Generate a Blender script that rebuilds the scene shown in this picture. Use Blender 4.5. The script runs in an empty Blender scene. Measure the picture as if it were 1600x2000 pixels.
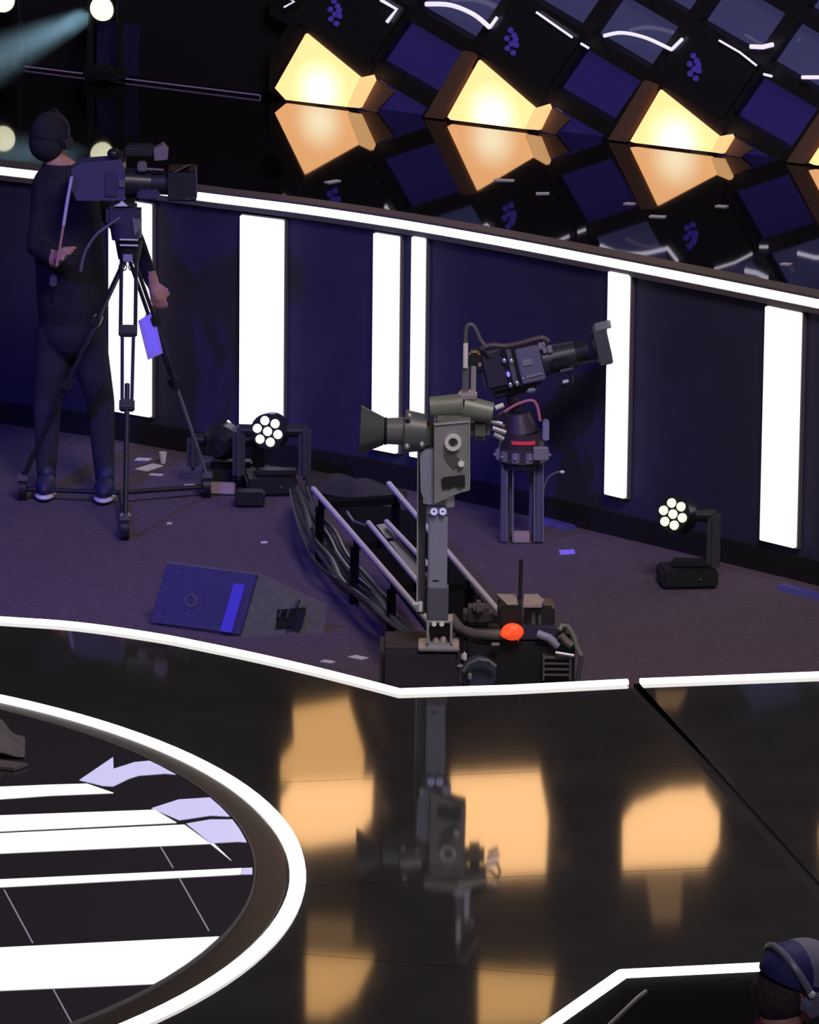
import bpy, bmesh, math, random
from mathutils import Vector as V, Matrix
random.seed(5)
S = bpy.context.scene
C = S.collection

# ------------------------------------------------------------------ camera
F, TH, RO = 12000.0, math.radians(13), math.radians(.6)
D = F / 420
CAM = V((0, -D * math.cos(TH), D * math.sin(TH)))
_r, _u, _d = V((1, 0, 0)), V((0, math.sin(TH), math.cos(TH))), V((0, math.cos(TH), -math.sin(TH)))
R_ = _r * math.cos(RO) + _u * math.sin(RO)
U_ = _u * math.cos(RO) - _r * math.sin(RO)
cd = bpy.data.cameras.new('camera'); cam = bpy.data.objects.new('camera', cd); C.objects.link(cam)
cam.matrix_world = Matrix(((R_.x, U_.x, -_d.x, CAM.x), (R_.y, U_.y, -_d.y, CAM.y), (R_.z, U_.z, -_d.z, CAM.z), (0, 0, 0, 1)))
cd.sensor_fit = 'HORIZONTAL'; cd.sensor_width = 36; cd.lens = F * 36 / 1600
cd.clip_end = 200; cd.clip_start = .5
S.camera = cam
S.view_settings.view_transform = 'Standard'; S.view_settings.look = 'None'
S.cycles.use_adaptive_sampling = False; S.cycles.use_denoising = True; S.cycles.sample_clamp_indirect = 4
S.view_settings.exposure = 0; S.view_settings.gamma = 1; S.view_settings.use_curve_mapping = False

# ------------------------------------------------------------------ world and lights
w = bpy.data.worlds.new('hall'); S.world = w; w.use_nodes = True
w.node_tree.nodes['Background'].inputs[0].default_value = (.55, .5, .62, 1)
w.node_tree.nodes['Background'].inputs[1].default_value = .022

def aim(o, t):
    o.rotation_euler = (V(t) - o.location).to_track_quat('-Z', 'Y').to_euler()
def area(name, loc, tgt, size, power, col):
    l = bpy.data.lights.new(name, 'AREA'); l.size = size; l.energy = power; l.color = col
    o = bpy.data.objects.new(name, l); C.objects.link(o); o.location = loc; aim(o, tgt); return o
def spot(name, loc, tgt, ang, power, col, blend=.4, rad=.05):
    l = bpy.data.lights.new(name, 'SPOT'); l.spot_size = math.radians(ang); l.energy = power; l.color = col
    l.spot_blend = blend; l.shadow_soft_size = rad
    o = bpy.data.objects.new(name, l); C.objects.link(o); o.location = loc; aim(o, tgt); return o
area('overhead_wash', (2.0, -9, 9), (.5, -1, 0), 3, 560, (1.0, .87, .88))
area('pit_fill', (1.5, -19, 6.5), (2.6, -12.5, 1.4), 1.2, 95, (.80, .78, 1.0))  # added fill lamp that brightens the person in the pit
spot('blue_wash', (-6.5, -10, 8.5), (-1.7, -1.2, .5), 24, 3600, (.10, .08, 1.0), .9, .3)
spot('violet_wash', (5, -8, 8), (0, 3.5, .9), 40, 560, (.25, .15, 1.0), 1, .4)

# ------------------------------------------------------------------ helpers: pixel -> place on a real plane
def ray(px, py):
    return (R_ * ((px - 800) / F) - U_ * ((py - 1000) / F) + _d)
def P(px, py, z=0.0):
    v = ray(px, py); return CAM + v * ((z - CAM.z) / v.z)
def Q(px, py, Y):
    v = ray(px, py); return CAM + v * ((Y - CAM.y) / v.y)

def mat(name, col, rough=.6, metal=0, emit=None, es=1, ior=1.5, spec=.5, noise=0, nscale=30, bump=0):
    m = bpy.data.materials.new(name); m.use_nodes = True
    nt = m.node_tree; b = nt.nodes['Principled BSDF']
    b.inputs['Base Color'].default_value = (*col, 1); b.inputs['Roughness'].default_value = rough
    b.inputs['Metallic'].default_value = metal; b.inputs['IOR'].default_value = ior
    b.inputs['Specular IOR Level'].default_value = spec
    if emit:
        b.inputs['Emission Color'].default_value = (*emit, 1); b.inputs['Emission Strength'].default_value = es
    if noise or bump:
        tc = nt.nodes.new('ShaderNodeTexCoord'); nz = nt.nodes.new('ShaderNodeTexNoise')
        nz.inputs['Scale'].default_value = nscale; nz.inputs['Detail'].default_value = 5
        nt.links.new(tc.outputs['Object'], nz.inputs['Vector'])
        if noise:
            mr = nt.nodes.new('ShaderNodeMapRange'); mr.inputs['To Min'].default_value = 1 - noise; mr.inputs['To Max'].default_value = 1 + noise
            mr.inputs['From Min'].default_value = .3; mr.inputs['From Max'].default_value = .7
            hs = nt.nodes.new('ShaderNodeHueSaturation'); hs.inputs['Color'].default_value = (*col, 1)
            nt.links.new(nz.outputs['Fac'], mr.inputs['Value']); nt.links.new(mr.outputs['Result'], hs.inputs['Value'])
            nt.links.new(hs.outputs['Color'], b.inputs['Base Color'])
        if bump:
            bp = nt.nodes.new('ShaderNodeBump'); bp.inputs['Strength'].default_value = bump; bp.inputs['Distance'].default_value = .01
            nt.links.new(nz.outputs['Fac'], bp.inputs['Height']); nt.links.new(bp.outputs['Normal'], b.inputs['Normal'])
    return m

M = dict(
    carpet=mat('studio_carpet', (.105, .07, .105), .95, noise=.25, nscale=55, bump=.3),
    stage=mat('black_gloss_stage', (.032, .031, .031), .045, ior=1.62, noise=.12, nscale=3),
    platform=mat('black_gloss_platform', (.006, .005, .006), .03, ior=1.75),
    fascia=mat('navy_fascia', (.034, .029, .074), .7, noise=.15, nscale=4),
    skirt=mat('black_skirting', (.008, .008, .01), .7),
    border=mat('grey_trim', (.12, .11, .11), .5),
    black=mat('matte_black', (.012, .011, .014), .55, noise=.2, nscale=20),
    void=mat('dull_black', (.007, .006, .008), .95, spec=.08),
    blackg=mat('satin_black', (.02, .019, .024), .3),
    dark=mat('dark_wall', (.007, .006, .012), .8),
    grey=mat('grey_metal', (.16, .155, .18), .4, metal=.3, noise=.1, nscale=25),
    bgrey=mat('blue_grey_paint', (.27, .27, .38), .45, noise=.08, nscale=12),
    hgrey=mat('housing_grey', (.25, .25, .265), .5, noise=.12, nscale=14),
    olive=mat('olive_grey_metal', (.20, .21, .18), .45, metal=.2, noise=.15, nscale=20),
    steel=mat('bright_steel', (.55, .52, .56), .3, metal=.6),
    chrome=mat('rail_aluminium', (.80, .72, .76), .35, metal=.25),
    white=mat('white_plastic', (.75, .73, .75), .5),
    beige=mat('beige_board', (.42, .34, .32), .7, noise=.1, nscale=20),
    led=mat('led_white', (.8, .8, .8), .5, emit=(1, .965, .93), es=2.6),
    bar=mat('light_bar', (.8, .8, .8), .5, emit=(.92, .90, .94), es=1.0),
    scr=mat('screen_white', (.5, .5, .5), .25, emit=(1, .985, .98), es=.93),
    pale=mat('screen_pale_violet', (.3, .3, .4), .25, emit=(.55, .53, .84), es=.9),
    disc=mat('screen_black', (.04, .036, .045), .12, ior=1.6),
    seam=mat('panel_seam', (.35, .34, .42), .4, emit=(.25, .25, .33), es=.35),
    pane=mat('blue_pane', (.015, .012, .07), .12, emit=(.013, .0085, .066), es=1.0, ior=1.7),  # blue spotlight on the pane put in as emission
    pane2=mat('slate_blue_pane', (.04, .04, .09), .10, emit=(.028, .028, .080), es=1.0, ior=1.7),  # spotlight on the upper panes, likewise put into the emission
    pane3=mat('dark_pane', (.012, .010, .03), .3),  # darker copy above the frame, keeps the stage reflection dark
    tube=mat('white_reflection_tube', (.8, .8, .8), .4, emit=(.72, .68, .85), es=1.0),  # emission stands for LED arcs reflected in the glass
    purple=mat('violet_lens', (.06, .03, .3), .1, emit=(.05, .03, .28), es=.55),
    brown=mat('brown_box_side', (.16, .09, .06), .6),
    lens=mat('pixel_lens', (.8, .8, .6), .2, emit=(.86, .92, .62), es=1.1),
    red=mat('red_mark', (.7, .05, .08), .5, emit=(.7, .03, .06), es=.25),
    orange=mat('orange_tag', (1, .10, .03), .5, emit=(1, .08, .02), es=.7),
    cablered=mat('pink_cable', (.6, .18, .22), .5),
    skin=mat('skin', (.50, .26, .20), .55, noise=.08, nscale=12),
    cloth=mat('black_clothes', (.012, .012, .02), .9, noise=.3, nscale=15, bump=.3),
    trouser=mat('dark_trousers', (.02, .02, .035), .9, noise=.3, nscale=10, bump=.3),
    hair=mat('brown_hair', (.05, .035, .038), .8, noise=.4, nscale=60, bump=.5),
    redcloth=mat('red_shirt', (.35, .04, .08), .85, noise=.2, nscale=20),
    greycap=mat('grey_cap', (.22, .21, .29), .8, noise=.1, nscale=40, bump=.2),
    navycap=mat('navy_cap', (.03, .028, .15), .7, noise=.1, nscale=40, bump=.2),
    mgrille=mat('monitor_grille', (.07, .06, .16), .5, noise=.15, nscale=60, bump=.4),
    msilv=mat('monitor_cabinet', (.15, .145, .15), .6, noise=.15, nscale=30),
    vcard=mat('violet_card', (.22, .17, .75), .6, emit=(.09, .06, .45), es=.9),  # violet glow put into the paper's colour and emission
    glassy=mat('smoky_hood', (.07, .08, .085), .3),
    wheel=mat('navy_wheel', (.05, .06, .10), .5),
)

class MB:
    def __init__(s): s.v = []; s.f = []
    def add(s, vs, fs):
        n = len(s.v); s.v += [V(x) for x in vs]; s.f += [tuple(i + n for i in f) for f in fs]; return s
    def box(s, c, size, rot=None):
        c = V(c); h = [a / 2 for a in size]; R = rot or Matrix.Identity(3)
        vs = [c + R @ V((x * h[0], y * h[1], z * h[2])) for x in (-1, 1) for y in (-1, 1) for z in (-1, 1)]
        return s.add(vs, [(0, 1, 3, 2), (4, 6, 7, 5), (0, 4, 5, 1), (2, 3, 7, 6), (0, 2, 6, 4), (1, 5, 7, 3)])
    def bbox(s, c, size, rot=None, b=.006):          # bevelled box
        bm = bmesh.new(); bmesh.ops.create_cube(bm, size=1)
        for q in bm.verts: q.co = V((q.co.x * size[0], q.co.y * size[1], q.co.z * size[2]))
        b = min(b, min(size) * .45)
        bmesh.ops.bevel(bm, geom=bm.edges[:], offset=b, segments=2, affect='EDGES')
        bm.verts.index_update(); R = rot or Matrix.Identity(3)
        vs = [V(c) + R @ q.co for q in bm.verts]; fs = [[q.index for q in f.verts] for f in bm.faces]; bm.free()
        return s.add(vs, fs)
    def cyl(s, a, b, r, r2=None, n=14, caps=True):
        a, b = V(a), V(b); r2 = r if r2 is None else r2; d = (b - a).normalized()
        x = d.orthogonal().normalized(); y = d.cross(x)
        vs = []
        for i in range(n):
            t = 2 * math.pi * i / n; o = x * math.cos(t) + y * math.sin(t); vs += [a + o * r, b + o * r2]
        fs = [(2 * i, 2 * ((i + 1) % n), 2 * ((i + 1) % n) + 1, 2 * i + 1) for i in range(n)]
        if caps: fs += [tuple(2 * i for i in range(n))[::-1], tuple(2 * i + 1 for i in range(n))]
        return s.add(vs, fs)
    def path(s, pts, r, n=8):
        pts = [V(p) for p in pts]; rings = []; m = len(pts)
        up = None
        for k, p in enumerate(pts):
            d = (pts[min(k + 1, m - 1)] - pts[max(k - 1, 0)]).normalized()
            x = (up - d * up.dot(d)).normalized() if up else d.orthogonal().normalized(); up = x; y = d.cross(x)
            rings.append([p + (x * math.cos(2 * math.pi * i / n) + y * math.sin(2 * math.pi * i / n)) * r for i in range(n)])
        vs = [q for g in rings for q in g]
        fs = [(k * n + i, k * n + (i + 1) % n, (k + 1) * n + (i + 1) % n, (k + 1) * n + i) for k in range(m - 1) for i in range(n)]
        fs += [tuple(range(n))[::-1], tuple((m - 1) * n + i for i in range(n))]
        return s.add(vs, fs)
    def ell(s, c, rad, rot=None, nu=20, nv=12, t0=0, t1=math.pi):
        c = V(c); R = rot or Matrix.Identity(3); vs = []
        for j in range(nv + 1):
            t = t0 + (t1 - t0) * j / nv
            for i in range(nu):
                a = 2 * math.pi * i / nu
                vs.append(c + R @ V((rad[0] * math.sin(t) * math.cos(a), rad[1] * math.sin(t) * math.sin(a), rad[2] * math.cos(t))))
        fs = [(j * nu + i, (j + 1) * nu + i, (j + 1) * nu + (i + 1) % nu, j * nu + (i + 1) % nu) for j in range(nv) for i in range(nu)]
        return s.add(vs, fs)
    def prism(s, poly, vec):
        poly = [V(p) for p in poly]; vec = V(vec); n = len(poly)
        vs = poly + [p + vec for p in poly]
        return s.add(vs, [tuple(range(n)), tuple(range(n, 2 * n))[::-1]] + [(i, i + n, (i + 1) % n + n, (i + 1) % n) for i in range(n)])
    def ring(s, c, axis, r0, r1, t, n=28):           # flat washer of thickness t
        c, axis = V(c), V(axis).normalized(); x = axis.orthogonal().normalized(); y = axis.cross(x); vs = []
        for i in range(n):
            a = 2 * math.pi * i / n; o = x * math.cos(a) + y * math.sin(a)
            vs += [c + o * r0 - axis * t / 2, c + o * r1 - axis * t / 2, c + o * r1 + axis * t / 2, c + o * r0 + axis * t / 2]
        fs = []
        for i in range(n):
            j = (i + 1) % n
            for k in range(4): fs.append((4 * i + k, 4 * j + k, 4 * j + (k + 1) % 4, 4 * i + (k + 1) % 4))
        return s.add(vs, fs)
    def build(s, name, m, parent=None, smooth=False, kind=None):
        me = bpy.data.meshes.new(name)
        off = parent.matrix_world.translation if parent is not None else V((0, 0, 0))
        p = parent; off = V((0, 0, 0))
        while p is not None: off = off + V(p.location); p = p.parent
        if parent is None and s.v:
            off = V((sum(q.x for q in s.v) / len(s.v), sum(q.y for q in s.v) / len(s.v), min(q.z for q in s.v)))
        me.from_pydata([tuple(q - off) for q in s.v], [], s.f)
        bm = bmesh.new(); bm.from_mesh(me); bmesh.ops.recalc_face_normals(bm, faces=bm.faces[:]); bm.to_mesh(me); bm.free()
        me.materials.append(M[m] if isinstance(m, str) else m)
        if smooth:
            me.shade_smooth()
            try: me.set_sharp_from_angle(angle=math.radians(40))
            except Exception: pass
        o = bpy.data.objects.new(name, me); C.objects.link(o)
        if parent is not None: o.parent = parent
        else: o.location = off
        if kind: o['kind'] = kind
        return o
def tag(o, label, cat, group=None):
    o['label'] = label; o['category'] = cat
    if group: o['group'] = group
    return o
def thing(name, loc, label, cat, group=None):
    o = bpy.data.objects.new(name, None); C.objects.link(o); o.location = loc; o.empty_display_size = .1
    return tag(o, label, cat, group)
for k_, ro in (('stage', .045), ('disc', .05), ('platform', .03)):
    b_ = M[k_].node_tree.nodes['Principled BSDF']
    b_.inputs['Coat Weight'].default_value = 1; b_.inputs['Coat Roughness'].default_value = ro; b_.inputs['Coat IOR'].default_value = 1.62 if k_ != 'platform' else 1.75
    b_.inputs['Roughness'].default_value = .38; b_.inputs['Specular IOR Level'].default_value = 0; b_.inputs['IOR'].default_value = {'stage': 1.16, 'disc': 1.25, 'platform': 1.08}[k_]

def struct(o): o['kind'] = 'structure'; return o
def rotz(a): return Matrix.Rotation(a, 3, 'Z')
def frame(x, y):                                     # matrix from two axes
    x = V(x).normalized(); y = V(y); y = (y - x * y.dot(x)).normalized(); z = x.cross(y)
    return Matrix((x, y, z)).transposed()
def cat_rom(pts, k=8):
    pts = [V(p) for p in pts]; out = []
    for i in range(len(pts) - 1):
        p0, p1, p2, p3 = pts[max(i - 1, 0)], pts[i], pts[i + 1], pts[min(i + 2, len(pts) - 1)]
        for j in range(k):
            t = j / k
            out.append(.5 * ((2 * p1) + (p2 - p0) * t + (2 * p0 - 5 * p1 + 4 * p2 - p3) * t * t + (3 * p1 - p0 - 3 * p2 + p3) * t ** 3))
    out.append(pts[-1]); return out

# ------------------------------------------------------------------ heights of the levels
ST = .45                                             # glossy stage in front
_b = P(1220, 1040, 0); H1 = Q(1220, 497, _b.y).z     # top of the raised platform at the back

# ------------------------------------------------------------------ floor
f = struct(MB().box((0, 0, -.05), (26, 34, .1)).build('floor', 'carpet'))

# ------------------------------------------------------------------ raised platform, fascia wall
edge_px = [(-500, 268), (-200, 294), (0, 320), (200, 343), (385, 369), (600, 396), (800, 426), (1000, 461), (1200, 499), (1400, 538), (1600, 578), (1800, 619), (2100, 684)]
edge = [V((p.x, p.y)) for p in cat_rom([P(x, y, H1) for x, y in edge_px], 6)]
bwA, bwB = P(0, 126, H1), P(1600, 324, H1)
bdir = V((bwB.x - bwA.x, bwB.y - bwA.y, 0)).normalized(); bn = V((bdir.y, -bdir.x, 0))   # towards the camera
if bn.y > 0: bn = -bn
def W(px, py, off=0.0):                              # pixel -> point on the back wall plane, off = towards the room
    v = ray(px, py); o = bwA + bn * off
    return CAM + v * ((o - CAM).dot(bn) / v.dot(bn))
def strip_wall(line, z0, z1, th):                    # curved wall of thickness th behind the line
    mb = MB(); n = len(line); vs = []
    for i, p in enumerate(line):
        d = (line[min(i + 1, n - 1)] - line[max(i - 1, 0)]).normalized(); nn = V((d.y, -d.x))
        if nn.y > 0: nn = -nn
        a = p; b = p - nn * th
        vs += [(a.x, a.y, z0), (a.x, a.y, z1), (b.x, b.y, z1), (b.x, b.y, z0)]
    fs = [(4 * i + k, 4 * i + 4 + k, 4 * i + 4 + (k + 1) % 4, 4 * i + (k + 1) % 4) for i in range(n - 1) for k in range(4)]
    fs += [(0, 1, 2, 3), tuple(4 * (n - 1) + k for k in (3, 2, 1, 0))]
    return mb.add(vs, fs)
def shift(line, d):
    n = len(line); out = []
    for i, p in enumerate(line):
        t = (line[min(i + 1, n - 1)] - line[max(i - 1, 0)]).normalized(); nn = V((t.y, -t.x))
        if nn.y > 0: nn = -nn
        out.append(p + nn * d)
    return out
wf = struct(strip_wall(edge, 0, H1 - .075, .06).build('wall_fascia', 'fascia', smooth=True))
struct(strip_wall(shift(edge, .02), 0, .11, .02).build('baseboard_fascia', 'skirt', smooth=True))
struct(strip_wall(shift(edge, .03), H1 - .075, H1 - .05, .09).build('trim_1', 'border', smooth=True))
eled = strip_wall(shift(edge, .025), H1 - .048, H1 - .008, .03).build('led_strip', 'led', smooth=True)
tag(eled, 'long curved white light strip along the upper platform edge', 'light strip')
struct(strip_wall(shift(edge, .03), H1 - .008, H1 + .004, .12).build('trim_2', 'border', smooth=True))
top = [V((p.x, p.y, H1)) for p in shift(edge, -.06)]
back = [bwB + bdir * 8, bwA - bdir * 6]
mb = MB(); mb.prism(top + [b - bn * .5 for b in back], (0, 0, -.12)); struct(mb.build('floor_platform', 'platform'))

# fascia light bars: (x0, x1, ytop, ybottom)
def fascia_y(px):
    best = min(range(len(edge)), key=lambda i: abs(((V((edge[i].x, edge[i].y, H1)) - CAM).dot(R_) / (V((edge[i].x, edge[i].y, H1)) - CAM).dot(_d)) * F + 800 - px))
    i = min(max(best, 1), len(edge) - 2); return i
def on_fascia(px, py):
    i = fascia_y(px); a, b = edge[i - 1], edge[i + 1]; t = (b - a).normalized(); nn = V((t.y, -t.x, 0))
    v = ray(px, py); o = V((a.x, a.y, 0))
    return CAM + v * ((o - CAM).dot(nn) / v.dot(nn)), V((t.x, t.y, 0)), (nn if nn.y < 0 else -nn)
bars = [(222, 303, 386, 806, 'wide white light bar behind the tripod and its operator'),
        (478, 561, 418, 838, 'wide white light bar right of the tripod, above the seven-lens moving light'),
        (740, 788, 453, 880, 'medium white light bar behind the lens hood of the column camera'),
        (815, 839, 460, 892, 'narrowest white light bar, just left of the loop pole'),
        (1200, 1239, 528, 969, 'slim white light bar beside the matte box of the tilted camera'),
        (1507, 1575, 596, 1063, 'wide white light bar at the right end of the fascia')]
for x0, x1, y0, y1, lab in bars:
    a, t, nn = on_fascia(x0, y0); b, _, _ = on_fascia(x1, y0); c, _, _ = on_fascia((x0 + x1) / 2, y1)
    wd = (V((b.x, b.y, 0)) - V((a.x, a.y, 0))).length; ax = (V((b.x, b.y, 0)) - V((a.x, a.y, 0))).normalized()
    ht = a.z - c.z
    R = frame(ax, nn); mid = V(((a.x + b.x) / 2, (a.y + b.y) / 2, (a.z + c.z) / 2)); nn2 = V((ax.y, -ax.x, 0)); nn2 = nn2 if nn2.y < 0 else -nn2
    t_ = thing('light_bar', (mid.x, mid.y, c.z), lab, 'light bar', 'white light bars on the navy fascia')
    MB().box(mid + nn2 * .012, (wd + .012, .022, ht + .012), R).build('backplate', 'border', t_)
    MB().bbox(mid + nn2 * .032, (wd, .026, ht), R, .004).build('diffuser', 'bar', t_)

# ------------------------------------------------------------------ back wall with the diagonal lattice
wb = MB(); wb.prism([bwA - bdir * 6 - bn * .12, bwB + bdir * 8 - bn * .12, bwB + bdir * 8 - bn * .3, bwA - bdir * 6 - bn * .3], (0, 0, 4.2))
wall = struct(wb.build('wall_back', 'dark'))
O = V((1137, 73)); B = V((136, 80)); Cc = V((-73, 106))
def base_y(x): return 126 + x * .1237
def clip_poly(poly, inside, inter):
    out = []
    for i, p in enumerate(poly):
        q = poly[(i + 1) % len(poly)]; a, b = inside(p), inside(q)
        if a: out.append(p)
        if a != b: out.append(inter(p, q))
    return out
def cut_base(poly, dy=0):
    g = lambda p: p[1] - base_y(p[0]) - dy
    return clip_poly(poly, lambda p: g(p) <= 0, lambda p, q: V(p) + (V(q) - V(p)) * (g(p) / (g(p) - g(q))))
TOPY = -1050
def cut_top(poly):
    return clip_poly(poly, lambda p: p[1] >= TOPY, lambda p, q: V(p) + (V(q) - V(p)) * ((TOPY - p[1]) / (q[1] - p[1])))
def cut_left(poly, X=525):
    return clip_poly(poly, lambda p: p[0] >= X, lambda p, q: V(p) + (V(q) - V(p)) * ((X - p[0]) / (q[0] - p[0])))
def slab(poly, off, th):
    mb = MB(); pts = [W(p[0], p[1], off) for p in poly]; return mb.prism(pts, -bn * th)
fixtures = {(1 + 2 * k, -k): k for k in range(-2, 2)}
hoods = {(1 + 2 * k, -1 - k) for k in range(-2, 2)}
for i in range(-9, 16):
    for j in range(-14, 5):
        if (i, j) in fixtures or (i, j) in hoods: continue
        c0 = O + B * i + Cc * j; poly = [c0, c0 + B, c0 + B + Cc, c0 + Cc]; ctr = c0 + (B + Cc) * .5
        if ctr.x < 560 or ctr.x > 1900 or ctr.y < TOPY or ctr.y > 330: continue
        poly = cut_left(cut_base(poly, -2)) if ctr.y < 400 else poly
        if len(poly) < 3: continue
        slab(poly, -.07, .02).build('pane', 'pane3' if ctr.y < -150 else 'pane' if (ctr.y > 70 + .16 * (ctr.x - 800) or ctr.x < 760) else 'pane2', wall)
def bar_line(p, d, wpx, off, th):
    d = d.normalized(); n = V((-d.y, d.x)) * wpx / 2; L = 2600
    poly = [p - d * L - n, p + d * L - n, p + d * L + n, p - d * L + n]
    poly = cut_left(cut_top(cut_base(poly)))
    poly = clip_poly(poly, lambda q: q[0] <= 2050, lambda a, b: V(a) + (V(b) - V(a)) * ((2050 - a[0]) / (b[0] - a[0])))
    if len(poly) > 2: slab(poly, off, th).build('lattice_beam', 'black', wall)
for j in range(-13, 4): bar_line(O + Cc * j, B, 30, .0, .11)
for i in range(-9, 16): bar_line(O + B * i, Cc, 28, .004, .10)

# warm light boxes standing at the wall base
def warm_mat(k, c, r):
    m = bpy.data.materials.new('warm_diffuser'); m.use_nodes = True; nt = m.node_tree; b = nt.nodes['Principled BSDF']
    tc = nt.nodes.new('ShaderNodeTexCoord'); mp = nt.nodes.new('ShaderNodeVectorMath'); mp.operation = 'DISTANCE'
    mp.inputs[1].default_value = c
    nt.links.new(tc.outputs['Object'], mp.inputs[0])
    cr = nt.nodes.new('ShaderNodeMapRange'); cr.interpolation_type = 'SMOOTHSTEP'; cr.inputs['From Min'].default_value = 0; cr.inputs['From Max'].default_value = r
    nt.links.new(mp.outputs['Value'], cr.inputs['Value'])
    mx = nt.nodes.new('ShaderNodeMix'); mx.data_type = 'RGBA'
    mx.inputs['A'].default_value = (2.1, 1.75, 1.15, 1); mx.inputs['B'].default_value = (1.75, .84, .33, 1)
    nt.links.new(cr.outputs['Result'], mx.inputs['Factor'])
    nt.links.new(mx.outputs['Result'], b.inputs['Emission Color']); b.inputs['Emission Strength'].default_value = k
    b.inputs['Base Color'].default_value = (.5, .4, .25, 1)
    return m
M['warmside'] = mat('warm_return', (.6, .4, .2), .5, emit=(1.15, .62, .25), es=1.0)
fx = [([(597, 66), (537, 172), (558, 195), (678, 209), (702, 152)], [(702, 152), (725, 147), (729, 158), (701, 211), (678, 209)], (655, 28), 'first lit amber light box from the left on the upper platform'),
      ([(935, 118), (874, 228), (880, 234), (1025, 252), (1044, 212)], [(1044, 212), (1069, 204), (1072, 212), (1052, 254), (1025, 252)], (1000, 85), 'middle amber light box of the three seen whole'),
      ([(1289, 176), (1231, 276), (1240, 279), (1389, 297), (1403, 267)], [(1403, 267), (1426, 263), (1429, 270), (1411, 300), (1389, 297)], (1357, 135), 'third amber light box, furthest right of those seen whole'),
      ([(1636, 232), (1580, 318), (1590, 322), (1737, 340), (1750, 318)], [(1750, 318), (1773, 314), (1776, 320), (1760, 343), (1737, 340)], (1705, 190), 'amber light box cut off by the right picture edge')]
for n_, (q, s_, lp, lab) in enumerate(fx):
    ctr = V((sum(a[0] for a in q) / 5, sum(a[1] for a in q) / 5))
    base = W(ctr.x, base_y(ctr.x), .05)
    t = thing('wall_light', (base.x, base.y, H1), lab, 'wall light', 'amber light boxes along the lattice wall')
    qq = cut_base([V(a) for a in q], 0)
    cc = W(ctr.x + 10, ctr.y + 18, .05) - V(t.location)
    slab(qq, .05, .02).build('diffuser', warm_mat(1.0, cc, .20), t)
    ss = cut_base([V(a) for a in s_], 0); slab(ss, .065, .03).build('side_return', 'warmside', t)
    ap, lf = V(q[0]), V(q[1])
    # brown box side seen left of the diffuser, brown band above it, black hood and lens cluster
    if n_:
        o1 = cut_base([ap + V((-32, -18)), ap + V((-5, -12)), lf + V((-14, 14)), lf + V((-48, 4))], 0)
        slab(o1, .03, .05).build('box_side', 'brown', t)
    slab(cut_base([ap + V((-4, -14)), ap + V((132, 60)), ap + V((118, 92)), ap + V((4, 4))], 0), .03, .05).build('box_top', 'black', t)
    tail = cut_base([V(s_[2]) + V((0, -6)), V(s_[2]) + V((40, 22)), V(s_[3]) + V((30, 10)), V(s_[3])], 0)
    if len(tail) > 2: slab(tail, .02, .02).build('box_foot', 'brown', t)
    k = n_ - 2
    c0 = O + B * (1 + 2 * k) + Cc * (-1 - k)
    hd = [c0 + V((8, -4)), c0 + B + V((0, 0)), c0 + B + Cc, c0 + Cc]
    hood = slab(hd, .03, .06).build('hood', 'blackg', t)
    for dx, dy in ((0, 0), (-9, -10), (5, -16), (9, 3), (-8, 9), (3, 18), (-2, -26), (8, -8)):
        p = W(lp[0] + dx, lp[1] + dy, .03)
        MB().cyl(p, p + bn * .012, .016, .013, 10).build('lens', 'purple', hood)

# upper rows of lit panes, above the frame, that the stage mirrors
def mirror_wall(px, py, off=.0):
    p = P(px, py, ST); v = (p - CAM).normalized(); v.z = -v.z
    o = bwA + bn * off; return p + v * ((o - p).dot(bn) / v.dot(bn))
M['warmup'] = mat('warm_upper_diffuser', (.5, .4, .2), .5, emit=(1.5, .82, .34), es=2.6)
M['warmdim'] = mat('warm_dim_diffuser', (.5, .4, .2), .5, emit=(.8, .42, .14), es=2.6)
blobs = [([(570, 1530), (725, 1522), (722, 1600), (690, 1640), (600, 1655), (550, 1640), (548, 1560)], 'warmup'),
         ([(572, 1385), (676, 1366), (708, 1475), (705, 1520), (548, 1530), (548, 1485), (575, 1450)], 'warmdim'),
         ([(880, 1516), (1050, 1508), (1067, 1600), (1062, 1705), (905, 1713), (880, 1620)], 'warmup'),
         ([(1240, 1570), (1300, 1545), (1370, 1540), (1402, 1590), (1400, 1650), (1375, 1690), (1216, 1698), (1216, 1600)], 'warmup'),
         ([(1600, 1620), (1740, 1600), (1760, 1700), (1610, 1700)], 'warmup'),
         ([(598, 1865), (728, 1873), (690, 1950), (640, 1985), (598, 1985)], 'warmdim'),
         ([(935, 1898), (1080, 1905), (1065, 2000), (935, 2010)], 'warmdim'),
         ([(1262, 1712), (1330, 1706), (1325, 1800), (1275, 1800)], 'warmlow'), ([(1280, 1350), (1340, 1350), (1320, 1385), (1285, 1385)], 'warmlow'),
         ([(600, 1790), (685, 1795), (685, 1850), (600, 1850)], 'warmlow')]
M['warmlow'] = mat('warm_faint_diffuser', (.4, .3, .2), .5, emit=(.30, .16, .05), es=1.1)
labs = ['amber pane high on the lattice wall above the first light box', 'dimmer amber pane beneath the high amber pane at left', 'amber pane high on the lattice wall above the middle light box',
        'amber pane high on the lattice wall above the third light box', 'amber pane high on the lattice wall at far right', 'dim amber pane in the top row at left', 'dim amber pane in the top row at centre', 'faint amber pane above the third high pane', 'faint amber pane low at right on the lattice', 'faint amber pane in the top rows at left']
for (bl, mm), lb in zip(blobs, labs):
    pts = [mirror_wall(x, y, .05) for x, y in bl]
    tag(MB().prism(pts, -bn * .02).build('wall_light_pane', mm), lb, 'wall light', 'high amber panes mirrored in the stage')

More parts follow.
